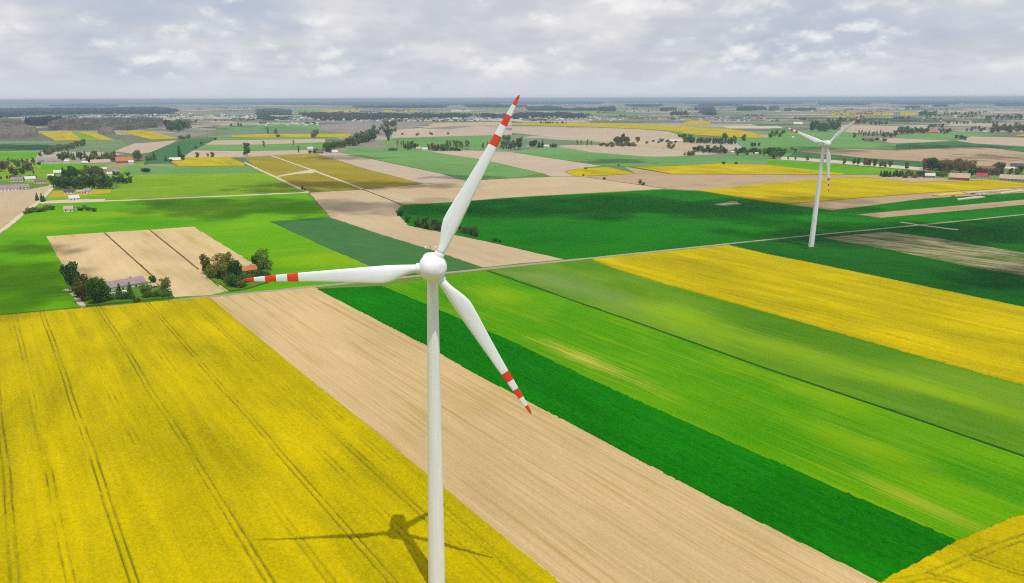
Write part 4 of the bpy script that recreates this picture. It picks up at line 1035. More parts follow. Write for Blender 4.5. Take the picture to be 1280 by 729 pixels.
cluster(960, 978, 192, 198.5, 12, 7, 10, ['broad', 'round'], ['dark', 'green'], 'dark green tree at the left end of the tree lined track', 'trees at the track end')
plant(990, 187.5, 3.5, 'bush', 'dark', 'tiny bush on the soft green field left of the far rotor'); plant(994, 189, 3.5, 'bush', 'dark', 'second tiny bush left of the far rotor')
plant(1049, 154.5, 7.5, 'tall', 'grey', 'tall far tree right above the far rotor', wide=1.6); cluster(1033, 1040, 152, 153, 3, 4, 5, ['broad'], ['grey'], 'tiny far tree above the far rotor', 'tiny trees above the rotor')
cluster(1068, 1082, 154.5, 156, 5, 5, 6, ['broad'], ['grey', 'dark'], 'far dark tree behind the red tip of the far turbine', 'far trees behind the red tip'); cluster(1088, 1111, 155, 157, 8, 4, 6, ['broad'], ['grey', 'green'], 'far tree in the clump right of the far turbine tip', 'far clump right of the tip')
cluster(1068, 1122, 170, 174, 18, 6, 8, ['thin', 'broad'], ['brown', 'olive'], 'brownish tree in the far row above the small red house', 'brownish far row')
cluster(1078, 1106, 175, 177, 6, 3, 5, ['bush'], ['dark', 'green'], 'bush beside the small red roofed house on the right', 'bushes by the small red house')
for i, x in enumerate((985, 994, 1009, 1055, 1067, 1072.5, 1081, 1086, 1093, 1101, 1105.5, 1112, 1133, 1155)):
    y = 199 + (x - 977) * (214 - 199) / (1156 - 977)
    plant(x, y, 4.5 if x < 1000 else random.uniform(8, 11), 'broad', random.choice(['olive', 'brown']), 'small roadside tree on the pale sandy track, ' + (ORD[i] + ' from the left' if i else 'leftmost'), 'roadside trees on the sandy track', wide=.75, lod=1)
cluster(1101, 1130, 219.5, 221.5, 15, 7, 9, ['conifer'], ['dark'], 'small dark conifer in the clipped row at the edge of the right farm', 'conifer row', .8)
cluster(1130, 1158, 219, 223, 12, 6, 8, ['bush', 'broad'], ['dark', 'green', 'olive'], 'garden bush between the conifer row and the right farm', 'farm garden bushes')
cluster(1160, 1213, 211.5, 216.5, 12, 12, 17, ['round'], ['olive', 'dark', 'brown'], 'large dark tree behind the tan roofed farmhouse on the right', 'large trees behind the farmhouse')
cluster(1170, 1184, 219, 221, 4, 5, 7, ['bush'], ['green'], 'bright green bush beside the tan roofed farmhouse', 'bushes beside the farmhouse')
cluster(1212, 1280, 217, 222, 14, 7, 11, ['round', 'broad'], ['dark', 'olive', 'brown'], 'dark tree among the farm buildings at the right edge', 'trees among the right farm buildings')
cluster(1241, 1256, 209, 213, 4, 8, 10, ['round'], ['olive', 'dark'], 'tree behind the dark roofed building at the right edge', 'trees behind the right buildings')
cluster(1124, 1141, 165, 169, 9, 7, 9, ['broad', 'round'], ['grey', 'olive'], 'far tree left of the orange roofed far farm', 'trees left of the far orange farm'); cluster(1144, 1160, 165, 168, 7, 5, 8, ['broad'], ['grey', 'olive', 'dark'], 'far tree beside the orange roofed far farm', 'trees beside the far orange farm')
cluster(1172, 1188, 165, 167.5, 7, 4, 6, ['broad'], ['dark', 'olive'], 'far tree right of the orange roofed far farm', 'trees right of the far orange farm'); cluster(1160, 1180, 158.5, 161, 7, 4, 5, ['broad'], ['grey', 'dark'], 'far dark tree above the orange roofed far farm', 'trees above the far orange farm')
cluster(1195, 1207, 174, 176, 5, 5, 6, ['broad'], ['dark', 'green'], 'dark green tree at the left tip of the pale far field', 'trees at the pale field tip')
cluster(1238, 1282, 161, 167, 18, 6, 9, ['broad', 'round'], ['grey', 'dark', 'olive'], 'far tree in the hamlet at the right edge', 'right edge hamlet trees'); cluster(1208, 1232, 161.5, 165, 8, 4, 6, ['broad'], ['grey'], 'far grey tree left of the right edge hamlet', 'grey trees left of the hamlet')
cluster(1230, 1282, 147.5, 150, 16, 4.5, 6, ['broad', 'hedge'], ['dark', 'grey'], 'far tree in the dark row at the upper right', 'dark far row'); cluster(1149, 1172, 143.5, 146, 9, 5, 6.5, ['broad'], ['grey', 'dark'], 'far tree right of the small far rapeseed patch', 'trees by the far rapeseed patch')
cluster(1180, 1196, 144, 146, 4, 4, 5, ['broad'], ['grey'], 'lone far tree at the upper right', 'lone far trees'); cluster(1206, 1224, 143, 144.5, 6, 3, 4, ['broad'], ['dark'], 'tiny far tree at the upper right', 'tiny far trees')

# ------------------------------------------------------------------ woods too far to pick apart
def wood(pts, hgt, kind, label):
    """a far wood as a solid uneven canopy with a ragged edge"""
    P2 = np.array([(p.x, p.y) for p in (gnd(x, y) for x, y in pts)])
    ctr = P2.mean(0); dist = np.hypot(*ctr)
    size = max(np.ptp(P2[:, 0]), np.ptp(P2[:, 1]))
    res = max(6.0, size / 240)
    S = np.arange(P2[:, 0].min(), P2[:, 0].max() + res, res); N = np.arange(P2[:, 1].min(), P2[:, 1].max() + res, res)
    if len(S) < 3 or len(N) < 3: return
    X, Y = np.meshgrid(S, N, indexing='ij')
    sd = int(abs(ctr[0]) + ctr[1]) % 5000; r = np.random.default_rng(sd)
    X = X + r.uniform(-.4, .4, X.shape) * res; Y = Y + r.uniform(-.4, .4, X.shape) * res
    Z = hgt * (1 + r.normal(0, .2, X.shape) + smooth_noise(X.shape, 5, .3, sd + 1))
    ok = inside([tuple(p) for p in P2], X, Y)
    hole = smooth_noise(X.shape, 9, 1.0, sd + 3) + r.normal(0, .25, X.shape)
    ok &= hole > (-.15 if kind == 'green' else -.6)
    ny, nx = X.shape
    cell = ok[:-1, :-1] & ok[1:, :-1] & ok[:-1, 1:] & ok[1:, 1:]
    if not cell.any(): return
    idx = np.arange(ny * nx).reshape(ny, nx)
    q = np.stack([idx[:-1, :-1][cell], idx[1:, :-1][cell], idx[1:, 1:][cell], idx[:-1, 1:][cell]], 1)
    full = np.zeros((ny, nx), int)
    full[:-1, :-1] += cell; full[1:, :-1] += cell; full[:-1, 1:] += cell; full[1:, 1:] += cell
    Z = np.where(full < 4, 0.0, Z)
    used = np.unique(q); remap = np.full(ny * nx, -1); remap[used] = np.arange(len(used))
    P = np.stack([X.ravel()[used], Y.ravel()[used], Z.ravel()[used]], 1)
    o = link('distant_wood', grid_mesh('distant_wood', P, remap[q], [WOODM[kind]], False))
    tag(o, label, 'wood', kind='stuff')


wood([(-60, 138), (60, 136.6), (200, 135.2), (226, 138.6), (215, 142.6), (150, 143), (60, 143.4), (0, 148), (-60, 149)], 17, 'blue', 'broad dark pine forest band near the left horizon')
wood([(30, 151.5), (60, 149.5), (80, 148.5), (58, 157), (42, 158.5), (30, 157)], 16, 'blue', 'small dark pine wood below the left forest band')
wood([(58, 157), (80, 151), (150, 150), (205, 150.5), (205, 159), (160, 163), (90, 163.5), (60, 163)], 13, 'brown', 'greyish leafless wood behind the far left rapeseed patches')
wood([(-40, 159), (20, 156), (48, 163), (50, 170), (30, 174), (-40, 175)], 12, 'brown', 'greyish leafless wood at the left edge')
wood([(-40, 151), (28, 151), (28, 154.5), (-40, 156)], 11, 'brown', 'thin leafless wood strip at the left edge')
wood([(120, 165), (142, 162.5), (146, 168.5), (126, 170)], 11, 'brown', 'small grey wood between the far left rapeseed patches')
wood([(318, 138), (340, 136.5), (366, 137.5), (368, 148), (345, 151), (318, 151)], 13, 'green', 'grey green wood left of the horizon rapeseed')
wood([(370, 143), (410, 141.5), (470, 142.5), (540, 143.5), (640, 144), (642, 147.5), (540, 148), (440, 150.5), (410, 152), (390, 149)], 11, 'green', 'long dark belt of trees in the far central village')
wood([(640, 143), (700, 141.5), (730, 143), (735, 149), (690, 148.5), (640, 149.5)], 11, 'green', 'dark belt of trees in the far village right of the blade tip')
wood([(655, 135), (690, 133.6), (706, 136.5), (760, 137.5), (740, 138.6), (660, 138.4)], 16, 'blue', 'dark pine wood near the horizon right of the blade tip')
wood([(747, 135.5), (770, 134.5), (771, 138.8), (748, 139)], 16, 'blue', 'small dark block of wood near the horizon, right of centre')
wood([(824, 136.5), (846, 135.5), (846, 139), (824, 139.4)], 15, 'green', 'small dark far wood, right of centre')
wood([(866, 134.5), (895, 134.5), (898, 144), (885, 145.5), (868, 140)], 14, 'green', 'far village wood right of centre')
wood([(837, 142), (858, 141.2), (862, 144), (838, 144.8)], 14, 'green', 'small far wood strip under the far village')
wood([(920, 135), (955, 133.6), (960, 137), (940, 138.6), (920, 138.5)], 15, 'blue', 'dark far wood left of the far turbine')
wood([(960, 134), (975, 133), (975, 138), (960, 139)], 14, 'green', 'small far wood block left of the far rotor')
wood([(978, 137), (1020, 135.6), (1022, 138), (980, 139.6)], 12, 'green', 'far tree belt above the far rotor')
wood([(1165, 132.4), (1185, 131.4), (1186, 133.4), (1166, 133.6)], 15, 'blue', 'small dark far wood on the right')
wood([(1240, 130.4), (1290, 129.5), (1290, 132.5), (1245, 132.8)], 15, 'blue', 'dark far wood at the right edge')
wood([(1130, 133.5), (1150, 133), (1152, 136), (1130, 136.8)], 12, 'green', 'grey far wood above the small rapeseed patch')
for x0, x1, y0, y1 in ((-80, 240, 126.3, 130.5), (190, 420, 127.2, 130.8), (330, 640, 126.4, 131.8), (560, 700, 126, 129), (640, 760, 127, 130.6), (760, 960, 125.8, 129), (850, 1010, 127.2, 130.2), (960, 1150, 124.4, 128.6), (1080, 1360, 124.2, 128.8), (1180, 1340, 127.4, 130), (60, 150, 132, 133.2), (440, 560, 133.6, 135), (580, 660, 132.5, 134.6), (780, 830, 131.5, 133.6), (870, 930, 131, 132.6), (1020, 1090, 129.8, 131.4), (1110, 1200, 129.6, 131)):
    wood([(x0, y0 + .4), ((x0 + x1) / 2, y0), (x1, y0 + .2), (x1 - 8, y1), ((x0 + x1) / 2, y1 + .2), (x0 + 6, y1 - .2)], 18, 'blue', 'dark forest line along the horizon')

# single trees and hedges of the far plain, only a speckle at this distance
def far_speckle():
    ico = [(0, 0, -.4), (.9, 0, .35), (.28, .85, .4), (-.72, .53, .3), (-.72, -.53, .4), (.28, -.85, .35), (0, 0, 1.0)]
    fc = [(0, 2, 1), (0, 3, 2), (0, 4, 3), (0, 5, 4), (0, 1, 5), (6, 1, 2), (6, 2, 3), (6, 3, 4), (6, 4, 5), (6, 5, 1)]
    base = np.array(ico); fa = np.array(fc); V, Fq, off = [], [], 0
    r = np.random.default_rng(77)
    for k in range(330):
        y = 128 + 27 * r.random() ** 1.6; x = r.uniform(-60, 1340)
        if 140 < y and 700 < x < 960 and y > 150: continue
        n = int(r.integers(3, 16)); dx = r.uniform(1.0, 2.6); sl = r.uniform(-.02, .02)
        for i in range(n):
            p = gnd(x + i * dx * r.uniform(.6, 1.4), y + sl * i + r.normal(0, .12))
            hgt = r.uniform(7, 15); w = hgt * r.uniform(.35, .75)
            V.append(base * np.array([w, w, hgt * .72]) * r.uniform(.8, 1.2, (7, 1)) + np.array([p.x, p.y, hgt * .3])); Fq.append(fa + off); off += 7
    o = link('distant_trees', mesh('distant_trees', np.concatenate(V).tolist(), np.concatenate(Fq).tolist(), [LEAF['grey']]))
    tag(o, 'scattered hedges and trees speckling the far plain', 'trees', kind='stuff')


far_speckle()

# ------------------------------------------------------------------ houses
_hm = {}


def house_mats(w, r): return WALL[w], ROOF[r]


def house(px, py, wpx, wall, roof, label, group=None, ratio=1.5, storey=3.0, pitch=.75, rot=None, along=True, detail=None, name='house'):
    """gabled house: walls with gables, overhanging two-slope roof, openings set in the walls"""
    p = gnd(px, py); dpt = depth_at(p)
    L = wpx * dpt / F * 0.95
    Wd = L / ratio if along else L * ratio
    rz = math.atan2(-p.x, p.y) * -1.0
    rz = -math.atan2(p.x, p.y) + (random.uniform(-.25, .25) if rot is None else rot)
    T = empty(name, p, rz); tag(T, label, 'house' if name == 'house' else name.split('_')[-1], group)
    wm, rm = house_mats(wall, roof)
    if not along: L, Wd, T.rotation_euler = Wd, L, (0, 0, rz + math.pi / 2)
    a, b2, h = L / 2, Wd / 2, storey
    rh = b2 * pitch
    v = [(-a, -b2, -.2), (a, -b2, -.2), (a, b2, -.2), (-a, b2, -.2), (-a, -b2, h), (a, -b2, h), (a, b2, h), (-a, b2, h), (-a, 0, h + rh), (a, 0, h + rh)]
    f = [(0, 1, 5, 4), (2, 3, 7, 6), (1, 2, 6, 9, 5), (3, 0, 4, 8, 7)]
    link('wall', mesh('wall', v, f, [wm]), T)
    oh = .45; k = rh / b2; t_ = .22
    rv = []
    for s in (-1, 1):
        for x in (-a - oh, a + oh):
            rv += [(x, s * (b2 + oh), h - k * oh + .02), (x, 0, h + rh + .02), (x, s * (b2 + oh), h - k * oh + .02 + t_), (x, 0, h + rh + .02 + t_)]
    rf = []
    for s in (0, 8):
        q = [(s, s + 1, s + 5, s + 4), (s + 2, s + 6, s + 7, s + 3), (s, s + 4, s + 6, s + 2), (s, s + 2, s + 3, s + 1), (s + 4, s + 5, s + 7, s + 6)]
        rf += q
    ro = link('roof', mesh('roof', rv, rf, [rm]), T)
    if detail is None: detail = wpx >= 7
    if detail:
        n = max(2, int(L / 3.6)) if L < 30 else 8
        for i in range(n):
            x = -a + L * (i + .5) / n
            if i == n // 2 and wpx >= 6:
                for s in (-1,):
                    d = link('door', box_mesh('door', 1.1, .12, 2.1, ROOF['brown'], 0, .02), T); d.location = (x, s * (b2 + .02), 0)
                continue
            for s in (-1, 1):
                w_ = link('window', box_mesh('window', 1.25, .1, 1.2, GLASS, 1.1, .02) if (wall, 'w') not in _hm else _hm[(wall, 'w')], T)
                _hm[(wall, 'w')] = w_.data
                w_.location = (x, s * (b2 + .012), 0)
        for s in (-1, 1):
            if rh > 2:
                w_ = link('window', _hm[(wall, 'w')], T); w_.location = (s * (a + .012), 0, h * .75); w_.rotation_euler = (0, 0, math.pi / 2)
        ch = link('chimney', box_mesh('chimney', .7, .7, 1.5, WALL['brick'], h + rh - .6, .03), ro); ch.location = (L * .2, .35, 0)
    return T


# barn farm
def barn():
    house(155, 361.5, 50, 'white', 'purple', 'long white barn with weathered purple grey roof behind the foreground rapeseed', ratio=2.6, storey=3.6, pitch=.62, rot=.33, name='barn')
    house(144.5, 370.5, 26, 'grey', 'pale', 'low grey lean-to shed before the left half of the long barn', ratio=3.2, storey=2.0, pitch=.35, rot=.33, detail=False, name='shed')
    house(188, 362, 14, 'tan', 'tan', 'small tan shed at the right end of the long barn', ratio=1.4, storey=2.6, pitch=.5, rot=.33, name='shed')


barn()
house(311, 341.5, 19, 'orange', 'orange', 'low house with an orange tiled roof behind the red blade tip', ratio=1.7, storey=3.0, pitch=.8, rot=.35)
LV = [(11, 238.5, 24, 'white', 'purple', 2.2, 'long white farm shed with purple brown roof at the left edge'), (30, 236.5, 12, 'white', 'grey', 1.3, 'white farm building with grey roof right of the long shed'), (22, 227, 14, 'white', 'purple', 1.6, 'white building behind the long farm shed at the left edge'),
      (38, 226, 12, 'white', 'pale', 1.5, 'white house with pale roof left of the grove'), (51, 229, 13, 'white', 'brown', 1.6, 'white house with dark brown roof left of the grove'), (64, 222.5, 7, 'white', 'pale', 1.1, 'narrow white house at the top left of the grove'), (73, 218, 10, 'grey', 'pale', 1.3, 'grey house with pale roof above the grove'),
      (87.5, 242.5, 12, 'white', 'dark', 1.4, 'white house with dark slate roof in front of the grove'), (110, 241.5, 8, 'white', 'grey', 1.0, 'small white gabled house in front of the grove'), (101, 242.3, 9, 'cream', 'tan', 2.4, 'low cream outbuilding between the two houses before the grove'), (92.5, 250.5, 12, 'white', 'pale', 1.4, 'white house in the paved yard by the track'),
      (86.5, 264.5, 11, 'white', 'tan', 1.2, 'lone small white cottage with tan roof in the green field'), (116.5, 223.5, 9, 'orange', 'orange', 1.3, 'small orange house inside the left village'), (137, 219.5, 6, 'white', 'pale', 1.2, 'small white house right of the orange house'), (145, 217, 8, 'white', 'grey', 1.4, 'white house with grey roof at the right end of the village'), (130, 213.5, 7, 'grey', 'pale', 1.4, 'pale roofed shed at the edge of the bright paddock'),
      (52, 204.5, 7, 'white', 'brown', 1.3, 'leftmost upper village house, white with brown roof'), (64, 203.5, 7, 'white', 'purple', 1.3, 'upper village house with purple roof'), (72, 203, 7, 'white', 'grey', 1.3, 'upper village house with grey roof'), (84, 203.4, 6, 'white', 'pale', 1.3, 'upper village house with pale roof'), (106, 205.5, 7, 'cream', 'pale', 1.3, 'cream house left of the long cream building'),
      (126, 205.5, 23, 'cream', 'tan', 2.4, 'long low cream building left of the orange roof'), (155.5, 203.5, 20, 'brick', 'orange', 1.5, 'large brick building with orange tiled roof above the village'), (3, 205.5, 7, 'white', 'brown', 1.3, 'small house at the left edge above the village'), (219, 201.8, 14, 'white', 'pale', 1.8, 'low white house beside the tall poplar'),
      (164, 204.5, 6, 'white', 'pale', 1.3, 'small white outbuilding right of the big orange roof'),
      (388, 187.3, 7, 'white', 'pale', 1.3, 'small white house left of the hamlet trees'), (400, 192, 9, 'brick', 'brown', 1.6, 'brown shed at the top of the olive field'), (418.5, 191.8, 7, 'white', 'pale', 1.2, 'white house below the hamlet trees'), (433, 176.5, 10, 'white', 'orange', 1.4, 'orange roofed house at the end of the thin yellow strip'),
      (523.5, 187.5, 7, 'cream', 'tan', 1.1, 'tall cream house behind the raised blade'), (531, 188.3, 7, 'white', 'pale', 1.3, 'white house next to the tall cream one'), (683, 184.5, 7, 'white', 'pale', 1.4, 'small white house right of the two dark conifers'), (660, 184, 4, 'white', 'grey', 1.3, 'tiny white house left of the two dark conifers'),
      (844, 177.8, 15, 'white', 'pale', 3.0, 'long white shed left of the dark hedge block'), (911, 191.8, 5, 'white', 'grey', .9, 'white gabled house with steep roof'), (916.5, 192, 5, 'white', 'pale', 1.6, 'low white annex of the gabled house'), (938.5, 194, 4, 'white', 'grey', 1.2, 'left of two tiny white houses right of the gabled one'), (945.5, 193.6, 4, 'cream', 'pale', 1.2, 'right of two tiny houses right of the gabled one'),
      (997, 155.6, 11, 'white', 'pale', 1.8, 'white far building left above the far rotor'), (991, 173, 3, 'white', 'pale', 1.2, 'tiny white shed under the left blade of the far turbine'), (1086, 176, 9, 'brick', 'brown', 1.7, 'small red brown house right of the far rotor'),
      (1166, 166.3, 14, 'cream', 'orange', 1.8, 'far farmhouse with orange roof on the right'), (1141, 166, 4, 'white', 'pale', 1.1, 'tiny white house left of the far orange farm'), (1246, 163, 5, 'white', 'grey', 1.3, 'white house in the right edge hamlet'), (1271.5, 163, 5, 'white', 'brown', 1.3, 'house with brown roof in the right edge hamlet'), (1221, 164, 5, 'white', 'grey', 1.3, 'white house left of the right edge hamlet'), (1231, 166, 4, 'grey', 'pale', 1.3, 'grey shed left of the right edge hamlet'),
      (1199, 224.8, 22, 'brick', 'tan', 1.6, 'brick farmhouse with broad tan roof on the right'), (1226.5, 222.5, 12, 'white', 'red', 1.2, 'white house with red roof right of the farmhouse'), (1268, 226.5, 32, 'tan', 'tan', 2.6, 'long tan shed with pale roof at the right edge'), (1162, 222, 11, 'grey', 'pale', 1.5, 'small grey shed left of the farmhouse'),
      (1232, 213, 19, 'tan', 'brown', 2.8, 'low brown roofed barn behind the red roofed house'), (1271, 209.5, 14, 'grey', 'dark', 1.8, 'dark roofed building at the right edge'), (1262, 213, 10, 'white', 'pale', 1.8, 'white low building below the dark roof at the right edge')]
for x, y, w, wa, ro_, rt_, lb in LV:
    house(x, y, w, wa, ro_, lb, 'village and farm houses', ratio=rt_, storey=3.2 if w < 18 else 3.8)

far_groups = [((182, 322, 143.4, 149.6), 46, 'tiny pale house in the far left town', 'far left town houses'), ((440, 640, 147.6, 152.4), 44, 'tiny pale house in the far village left of the blade tip', 'far central village houses'),
              ((645, 765, 146, 151), 30, 'tiny pale house in the far village right of the blade tip', 'far village houses right of the blade'), ((840, 960, 147.5, 152), 16, 'tiny pale house in the far hamlet behind the rapeseed', 'far hamlet houses'),
              ((960, 1110, 133, 140), 22, 'tiny pale building near the horizon above the far rotor', 'far buildings above the rotor'), ((284, 322, 131.6, 137), 16, 'tiny pale town block near the left horizon', 'left horizon town blocks'), ((655, 760, 129.8, 134), 16, 'tiny pale town block near the horizon right of the blade tip', 'horizon town blocks'),
              ((320, 400, 154, 158), 12, 'tiny white house at the edge of the far pale green field', 'houses at the far green field'), ((340, 440, 146, 152), 16, 'tiny house among the far trees left of centre', 'houses among the far trees'), ((870, 960, 128.6, 134), 16, 'tiny pale building near the horizon right of centre', 'horizon buildings right of centre'), ((1120, 1280, 131, 138), 18, 'tiny pale building near the right horizon', 'right horizon buildings')]
FAR_ME = {}
for wa in ('white', 'cream', 'grey'):
    for ro_ in ('pale', 'grey', 'orange', 'brown'):
        v = [(-.5, -.5, 0), (.5, -.5, 0), (.5, .5, 0), (-.5, .5, 0), (-.5, -.5, .6), (.5, -.5, .6), (.5, .5, .6), (-.5, .5, .6)]
        me1 = mesh('wall', v + [(-.5, 0, .98), (.5, 0, .98)], [(0, 1, 5, 4), (2, 3, 7, 6), (1, 2, 6, 9, 5), (3, 0, 4, 8, 7)], [WALL[wa]])
        me2 = mesh('roof', [(-.54, -.56, .58), (.54, -.56, .58), (.54, 0, 1.01), (-.54, 0, 1.01), (.54, .56, .58), (-.54, .56, .58)], [(0, 1, 2, 3), (3, 2, 4, 5)], [ROOF[ro_]])
        FAR_ME[(wa, ro_)] = (me1, me2)
for (x0, x1, y0, y1), n, lb, gp in far_groups:
    for i in range(n):
        p = gnd(random.uniform(x0, x1), random.uniform(y0, y1)); dpt = depth_at(p)
        w = min(random.uniform(2.0, 4.8) * dpt / F, random.uniform(10, 34))
        T = empty('far_house', p, random.uniform(0, 3.14)); T.scale = (w, max(7, w * random.uniform(.45, .8)), random.uniform(6, 9))
        tag(T, lb, 'house', gp)
        a, b2 = FAR_ME[(random.choice(['white', 'white', 'cream', 'grey']), random.choice(['pale', 'pale', 'grey', 'orange', 'brown']))]
        link('wall', a, T); link('roof', b2, T)

# the rest of the far villages, too small and too many to pick apart
def far_roofs():
    v0 = np.array([(-.5, -.5, 0), (.5, -.5, 0), (.5, .5, 0), (-.5, .5, 0), (-.5, -.5, .6), (.5, -.5, .6), (.5, .5, .6), (-.5, .5, .6), (-.5, 0, 1.), (.5, 0, 1.)])
    fcs = [(0, 1, 5, 4), (2, 3, 7, 6), (1, 2, 6, 9, 5), (3, 0, 4, 8, 7), (4, 5, 9, 8), (6, 7, 8, 9)]
    r = np.random.default_rng(12); V, Fq, mi = [], [], []
    spots_ = [(x0, x1, y0, y1, n) for (x0, x1, y0, y1), n, _, _ in far_groups] + [(0, 60, 134.5, 137, 10), (130, 240, 142, 148, 10), (440, 640, 131, 136, 8), (760, 860, 131, 136, 12), (1000, 1280, 128.6, 133, 12), (960, 1280, 141, 152, 10), (100, 160, 144, 149, 12), (750, 860, 146, 151, 12)]
    for x0, x1, y0, y1, n in spots_:
        for k in range(int(n * 2.2)):
            p = gnd(r.uniform(x0, x1), r.uniform(y0, y1)); dpt = depth_at(p)
            w = min(r.uniform(1.5, 4.5) * dpt / F, r.uniform(10, 45)); a = r.uniform(0, 3.14); ca, sa = math.cos(a), math.sin(a)
            q = v0 * np.array([w, max(7, w * r.uniform(.4, .8)), r.uniform(5, 10)])
            q = np.stack([q[:, 0] * ca - q[:, 1] * sa + p.x, q[:, 0] * sa + q[:, 1] * ca + p.y, q[:, 2]], 1)
            off = len(V) * 10; V.append(q); rr = int(r.integers(1, 5))
            for i, f_ in enumerate(fcs): Fq.append(tuple(j + off for j in f_)); mi.append(0 if i < 4 else rr)
    o = link('distant_houses', mesh('distant_houses', np.concatenate(V).tolist(), Fq, [WALL['white'], ROOF['pale'], ROOF['grey'], ROOF['pale'], ROOF['brown']], False, mi))
    tag(o, 'pale speckle of the far villages below the horizon', 'houses', kind='stuff')


far_roofs()

# ------------------------------------------------------------------ small things
def vehicle(px, py, rz, col, label, van=True):
    p = gnd(px, py); p.z = 0.34
    T = empty('parked_van' if van else 'parked_car', p, rz); tag(T, label, 'van' if van else 'car')
    paint = plain('paint_' + label[:12].replace(' ', '_'), col, .35, .5, .03)
    prof = [(-2.5, .35), (2.3, .35), (2.5, .6), (2.45, 1.1), (1.75, 1.25), (1.25, 2.1 if van else 1.5), (-2.4 if van else -1.5, 2.15 if van else 1.5), (-2.5, 1.8 if van else 1.0)]
    n = len(prof)
    v = [(x, -.95, z) for x, z in prof] + [(x, .95, z) for x, z in prof]
    f = [tuple(range(n)), tuple(range(2 * n - 1, n - 1, -1))] + [(i, n + i, n + (i + 1) % n, (i + 1) % n) for i in range(n)]
    link('body', mesh('body', v, f, [paint]), T)
    wd = link('windscreen', box_mesh('windscreen', .08, 1.6, .8, GLASS, -.4, .02), T); wd.location = (1.56, 0, 1.66 if van else 1.4); wd.rotation_euler = (0, -.5, 0)
    for sx in (-1.6, 1.55):
        for sy in (-.9, .9):
            w_ = link('wheel', lathe_mesh('wheel', [(.2, -.12), (.36, -.12), (.36, .12), (.2, .12)], DARKM, 16), T); w_.location = (sx, sy, .36); w_.rotation_euler = (math.pi / 2, 0, 0)
    return T


vehicle(1191, 246.2, .4, (.55, .03, .03), 'red car parked on the building plot', False)
vehicle(1224, 244.4, .5, (.75, .75, .75), 'white van on the building plot, left one'); vehicle(1230, 244.0, -.4, (.78, .77, .76), 'white van on the building plot, right one')
vehicle(84.5, 365.2, .1, (.75, .75, .75), 'white car parked beside the tall dark tree of the barn farm', False)
vehicle(108, 250.8, .3, (.7, .7, .72), 'pale car parked in the paved yard', False)
field('gravel_patch', [(1196, 248.2), (1225, 244.8), (1232, 246.2), (1198, 249.6)], PALE, 'white gravel strip on the building plot', .38)
field('gravel_patch', [(1202, 240), (1260, 235.8), (1268, 236.8), (1210, 241.2)], PALE, 'pale sand strip at the top of the building plot', .38)
field('gravel_patch', [(1248, 240.4), (1275, 236.6), (1282, 238), (1252, 242)], PALE, 'pale concrete slab at the right of the building plot', .38)
field('gravel_patch', [(1165, 243.4), (1200, 239.6), (1208, 241.8), (1175, 244.6)], field_mat('yellow_sand', (.5, .36, .08), (.6, .45, .12)), 'yellow sand patch on the building plot', .38)
field('drive', [(87, 366.5), (92, 366), (107, 381.4), (101, 382)], PATH, 'pale dirt drive into the barn farm', .45)
field('farm_yard', [(96, 366), (112, 357), (180, 351), (200, 356), (218, 371), (140, 378), (105, 381.5)], VERGE, 'grassy yard of the barn farm', .44)
field('farm_yard', [(258, 344), (300, 332), (336, 334), (336, 352), (303, 361), (288, 363)], VERGE, 'grassy ground under the orange roofed farm', .44)


def heap(px, py, wpx, hm, mat, label):
    p = gnd(px, py); w = wpx * depth_at(p) / F / 2
    bm = bmesh.new(); bmesh.ops.create_icosphere(bm, subdivisions=3, radius=1)
    for v in bm.verts:
        k = 1 + .25 * math.sin(v.co.x * 7 + px) * math.cos(v.co.y * 5) + random.uniform(-.06, .06)
        v.co = Vector((v.co.x * w * k, v.co.y * w * .7 * k, max(-.3, v.co.z) * hm * k))
    me = bpy.data.meshes.new('heap'); bm.to_mesh(me); bm.free(); me.materials.append(mat)
    o = link('soil_heap', me); o.location = p; tag(o, label, 'heap')


heap(916, 254, 13, 2.2, TAN_D, 'brown soil heap at the edge of the deep green field')
heap(1186, 244.6, 6, 1.5, TAN_D, 'small brown soil heap left of the red car'); heap(1216, 243, 6, 1.6, DITCH, 'dark soil heap behind the white vans'); heap(1240, 241, 8, 1.5, TAN_D, 'tan soil heap right of the white vans')
field('gravel_patch', [(893, 255.3), (908, 253.4), (926, 254.4), (905, 256.2)], PALE, 'pale sand spread beside the brown soil heap', .36)
for i, (x, y, h, lb) in enumerate(((53, 242.5, 15, 'left of two utility poles by the tan field'), (58, 231.5, 14, 'right of two utility poles by the tan field'))):
    p = gnd(x, y); hm = h * depth_at(p) / F
    T = empty('utility_pole', p); tag(T, lb, 'pole')
    link('post', lathe_mesh('post', [(.16, -.2), (.11, hm)], METAL, 10), T)
    ca = link('crossarm', box_mesh('crossarm', 1.8, .1, .12, METAL, hm - .6, .02), T); ca.location = (0, -.12, 0)

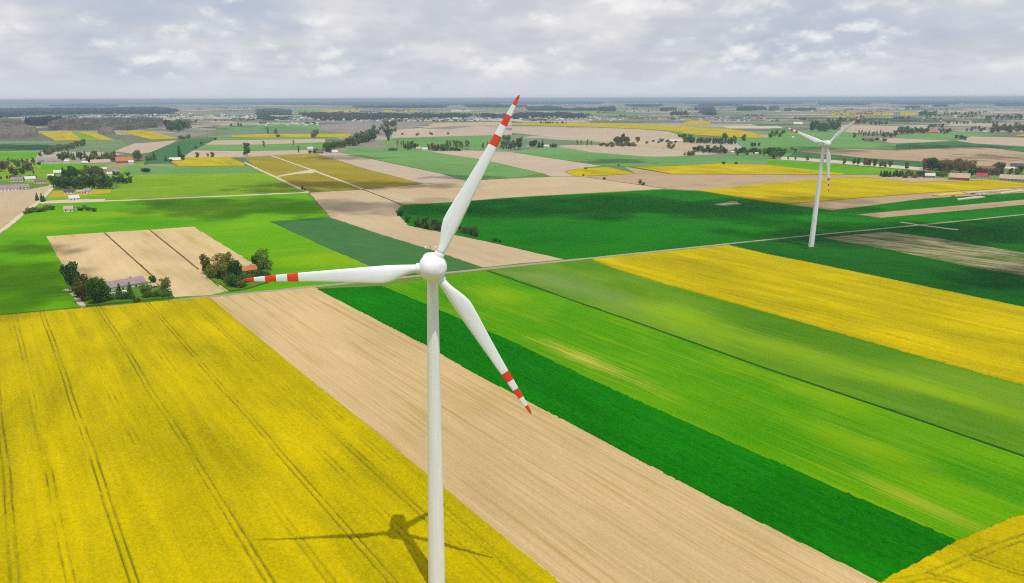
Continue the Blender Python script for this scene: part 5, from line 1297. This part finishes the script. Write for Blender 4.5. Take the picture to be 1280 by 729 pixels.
# ------------------------------------------------------------------ clouds of the broken layer overhead (the ones whose shadows reach these fields)
def cloud(spots, alt):
    CM, t, b = newmat('cloud_vapour', 1.0, 0.0)
    b.inputs['Base Color'].default_value = (.9, .9, .9, 1)
    tr = node(t, 'ShaderNodeBsdfTransparent'); mx = node(t, 'ShaderNodeMixShader', inp={0: 0.26, 1: tr.outputs[0], 2: b.outputs[0]})
    t.links.new(mx.outputs[0], t.nodes['Material Output'].inputs[0])
    bm = bmesh.new(); bmesh.ops.create_icosphere(bm, subdivisions=1, radius=1)
    base = np.array([v.co[:] for v in bm.verts]); fc = np.array([[v.index for v in f.verts] for f in bm.faces]); bm.free()
    V, Fc, off = [], [], 0
    r = np.random.default_rng(5)
    for (x, y, rx, ry, dens) in spots:
        c0 = gnd(x, y); ex = (gnd(x + rx, y) - gnd(x - rx, y)) * .5; ey = (gnd(x, y - ry) - gnd(x, y + ry)) * .5
        area = math.pi * ex.length * ey.length; size = max(6.0, min(24, math.sqrt(area) / 11))
        n = int(dens * area / (math.pi * size * size))
        for i in range(min(int(n * 1.2), 1100)):
            a = r.uniform(0, 6.283); q = math.sqrt(r.uniform(0, 1)) * (1 + .2 * r.normal()); q *= 1 + .12 * math.sin(3 * a + x) + .07 * math.sin(5 * a + y)
            g_ = c0 + ex * (q * math.cos(a)) + ey * (q * math.sin(a))
            al = alt + r.uniform(-60, 60)
            c2 = g_ + SUN_TO * (al / SUN_TO.z)
            s = size * r.uniform(.6, 1.3)
            V.append(base * np.array([s * 1.25, s * 1.25, s * .7]) + np.array(c2[:])); Fc.append(fc + off); off += len(base)
    V = np.concatenate(V); Fc = np.concatenate(Fc)
    o = link('cloud_layer', mesh('cloud_layer', V.tolist(), Fc.tolist(), [CM], True))
    tag(o, 'broken layer of white cumulus cloud overhead', 'cloud', kind='stuff')


cloud([(26, 354, 72, 31, 3.6), (40, 312, 50, 8, 1.8), (290, 259, 130, 11, 3.4), (380, 262, 34, 10, 2.4), (430, 232, 125, 4.5, 3.6), (345, 238, 60, 3, 2), (760, 259, 330, 13, 3.2), (1130, 292, 190, 15, 2.6), (1262, 347, 70, 15, 2.8), (770, 202, 40, 3, 2.5), (1170, 184, 70, 2.5, 2.5), (430, 197, 40, 3, 2.0), (20, 184, 60, 4, 2.4), (160, 156, 160, 6, 2.2), (580, 222, 50, 3, 2.0), (1010, 188, 70, 4, 1.6), (1120, 150, 160, 3.5, 2.0), (860, 147, 120, 3, 2.0), (480, 145, 150, 4, 1.8), (1240, 198, 60, 4, 1.2)], 1300)

# ------------------------------------------------------------------ haze
HZ, t, b = newmat('haze_air'); t.nodes.remove(b)
pv = node(t, 'ShaderNodeVolumePrincipled', inp={'Color': (.64, .82, 1.0, 1), 'Density': 7.5e-5, 'Anisotropy': 0.2})
t.links.new(pv.outputs[0], t.nodes['Material Output'].inputs['Volume'])
hz_ = link('haze', box_mesh('haze', 124000, 124000, 132.0, HZ, -1.0)); tag(hz_, 'thin pale summer haze over the plain', kind='stuff')
